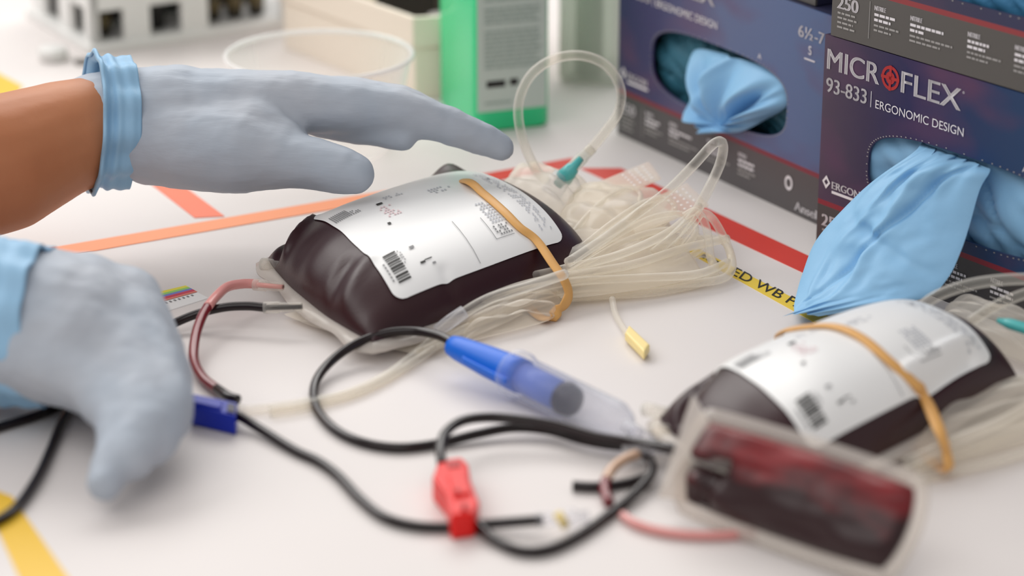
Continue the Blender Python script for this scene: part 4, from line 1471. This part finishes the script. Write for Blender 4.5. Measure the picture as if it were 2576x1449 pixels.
ctr_ = sum(foot, Vector((0, 0, 0))) / len(foot)
binn = thing('cream_bin', ctr_, 'open cream plastic bin between the white rack and the green bottle', 'bin')
bevel(tub(foot, 0, .0288, 0, .002, True).build('bin_body', M['bin'], binn), .0006)
bevel(tub(foot, .0294, .0466, .0016, .0034).build('rim_band', M['bin'], binn), .0008)
o = MB().box(C1 + Vector((-.026, .072, .0022)), (.036, -.014, 0), (.014, .034, 0), z * .044).build('dark_case', M['dark'])
tag(bevel(o, .003), 'black case lying inside the open cream bin', 'case')
q = C1 + Vector((.014, .016, .0022))
v, f = lathe(q, q + z * .042, [(0, .007), (.05, .009), (.8, .009), (.85, .007), (1, .007)], 20)
tag(obj('grey_canister', v, f, M['graybit']), 'grey canister in the corner of the cream bin next to the green bottle', 'canister')

# green bottle
G0 = P(1196, 337)
G1 = G0 + Vector((math.cos(math.radians(20)), math.sin(math.radians(20)), 0)) * .0425
gx = (G1 - G0)
gw = gx.length
gx.normalize()
gb = Vector((-gx.y, gx.x, 0))
GD, GH = .062, .150
bt = thing('green_bottle', G0 + gx * gw / 2 + gb * GD / 2, 'bright green square bottle with a pale printed label, cut by the frame', 'bottle')
def rrect(s, r, n=6):
    cs_ = [(r, r, 180), (gw - r, r, 270), (gw - r, GD - r, 0), (r, GD - r, 90)]
    out = []
    for cx, cy, a in cs_:
        for k in range(n + 1):
            q = math.radians(a + 90 * k / n)
            x, y = cx + r * math.cos(q), cy + r * math.sin(q)
            out.append((gw / 2 + (x - gw / 2) * s, GD / 2 + (y - GD / 2) * s))
    return out
lv = [(0, .94), (.002, 1), (.120, 1), (.132, .9), (.142, .5), (.150, .36)]
V, F = [], []
for zz, s in lv:
    for x, y in rrect(s, .006):
        V.append(G0 + gx * x + gb * y + Vector((0, 0, zz)))
n = len(V) // len(lv)
for i in range(len(lv) - 1):
    for k in range(n):
        l = (k + 1) % n
        F.append((i * n + k, i * n + l, (i + 1) * n + l, (i + 1) * n + k))
F += [tuple(range(n)), tuple((len(lv) - 1) * n + k for k in range(n))]
bo = obj('bottle_body', V, F, M['bottle'], bt)
em = bo.modifiers.new('edge', 'EDGE_SPLIT')
em.split_angle = math.radians(50)
v, f = lathe(G0 + gx * gw / 2 + gb * GD / 2 + z * .150, G0 + gx * gw / 2 + gb * GD / 2 + z * .172, [(0, .011), (.9, .011), (1, .010)], 24)
obj('bottle_cap', v, f, M['rackwhite'], bt)
GF = Face(G0.x, G0.y, math.degrees(math.atan2(gx.y, gx.x)))
l0, l1 = .0012, gw - .0030
lz0 = .0115
MB().box(GF.pt(l0, lz0, .0006), GF.ex * (l1 - l0), -GF.n * .0004, z * .100).build('bottle_label', M['bottlelabel'], bt)
def bar_(s0, s1, z0, z1, m, nm='small_print'):
    o = obj(nm, [GF.pt(s0, z0, .0008), GF.pt(s1, z0, .0008), GF.pt(s1, z1, .0008), GF.pt(s0, z1, .0008)], [(0, 1, 2, 3)], m, bt, False)
    return o
for s0, s1, zz in ((.0060, .0165, .0245), (.0190, .0235, .0248)):
    bar_(s0, s1, zz, zz + .0036, M['ink'], 'bold_print')
mb = MB()
rnd = random.Random(5)
for k in range(24):
    zz = .0345 + .0024 * k
    if k in (9, 14):
        continue
    x = .005
    while x < gw - .009:
        w = rnd.uniform(.002, .007)
        mb.add([GF.pt(x, zz, .0008), GF.pt(min(x + w, gw - .006), zz, .0008), GF.pt(min(x + w, gw - .006), zz + .0013, .0008), GF.pt(x, zz + .0013, .0008)], [(0, 1, 2, 3)])
        x += w + .0006
tag(mb.build('small_print', M['labeltext'], bt), kind='stuff')
bar_(.005, .020, .0155, .0168, M['labeltext'])

# pale plastic container between the bottle and the boxes
JF = Face(*P(1392, 232).xy, -59.1)
q = FL_.pt(0, 0, -.02) - JF.O
jar = thing('plastic_container', P(1480, 240), 'pale grey translucent container between green bottle and blurred glove box', 'container')
jo = P(1400, 205)
jx = Vector((.93, -.37, 0))
jy = Vector((.37, .93, 0))
o = MB().box(jo, jx * .036, jy * .06, (0, 0, .10)).build('container_body', M['jar'], jar)
bevel(o, .004, 3)
o = MB().box(jo - jx * .002 - jy * .002 + z * .1002, jx * .040, jy * .064, (0, 0, .010)).build('container_lid', M['bin'], jar)
bevel(o, .002)
v, f = lathe(jo + jx * .012 + jy * .02 + z * .002, jo + jx * .012 + jy * .02 + z * .090, [(0, .008), (1, .008)], 20)
obj('inner_column', v, f, mat('pale_grey_rubber', (196, 190, 184)), jar)

# small white cap at the far left
cpos = P(135, 150)
cp = thing('screw_cap', cpos, 'small white screw cap lying in front of the white rack', 'cap')
v, f = lathe(cpos + z * .0005, cpos + z * .007, [(0, .008), (.1, .0085), (.9, .0085), (1, .0078)], 28)
obj('cap_shell', v, f, M['rackwhite'], cp)
dpos = P(205, 160)
v, f = lathe(dpos + z * .0004, dpos + z * .0022, [(0, .0042), (1, .0042)], 20)
tag(obj('rubber_plug', v, f, M['graybit']), 'small grey rubber plug lying by the white screw cap', 'plug')
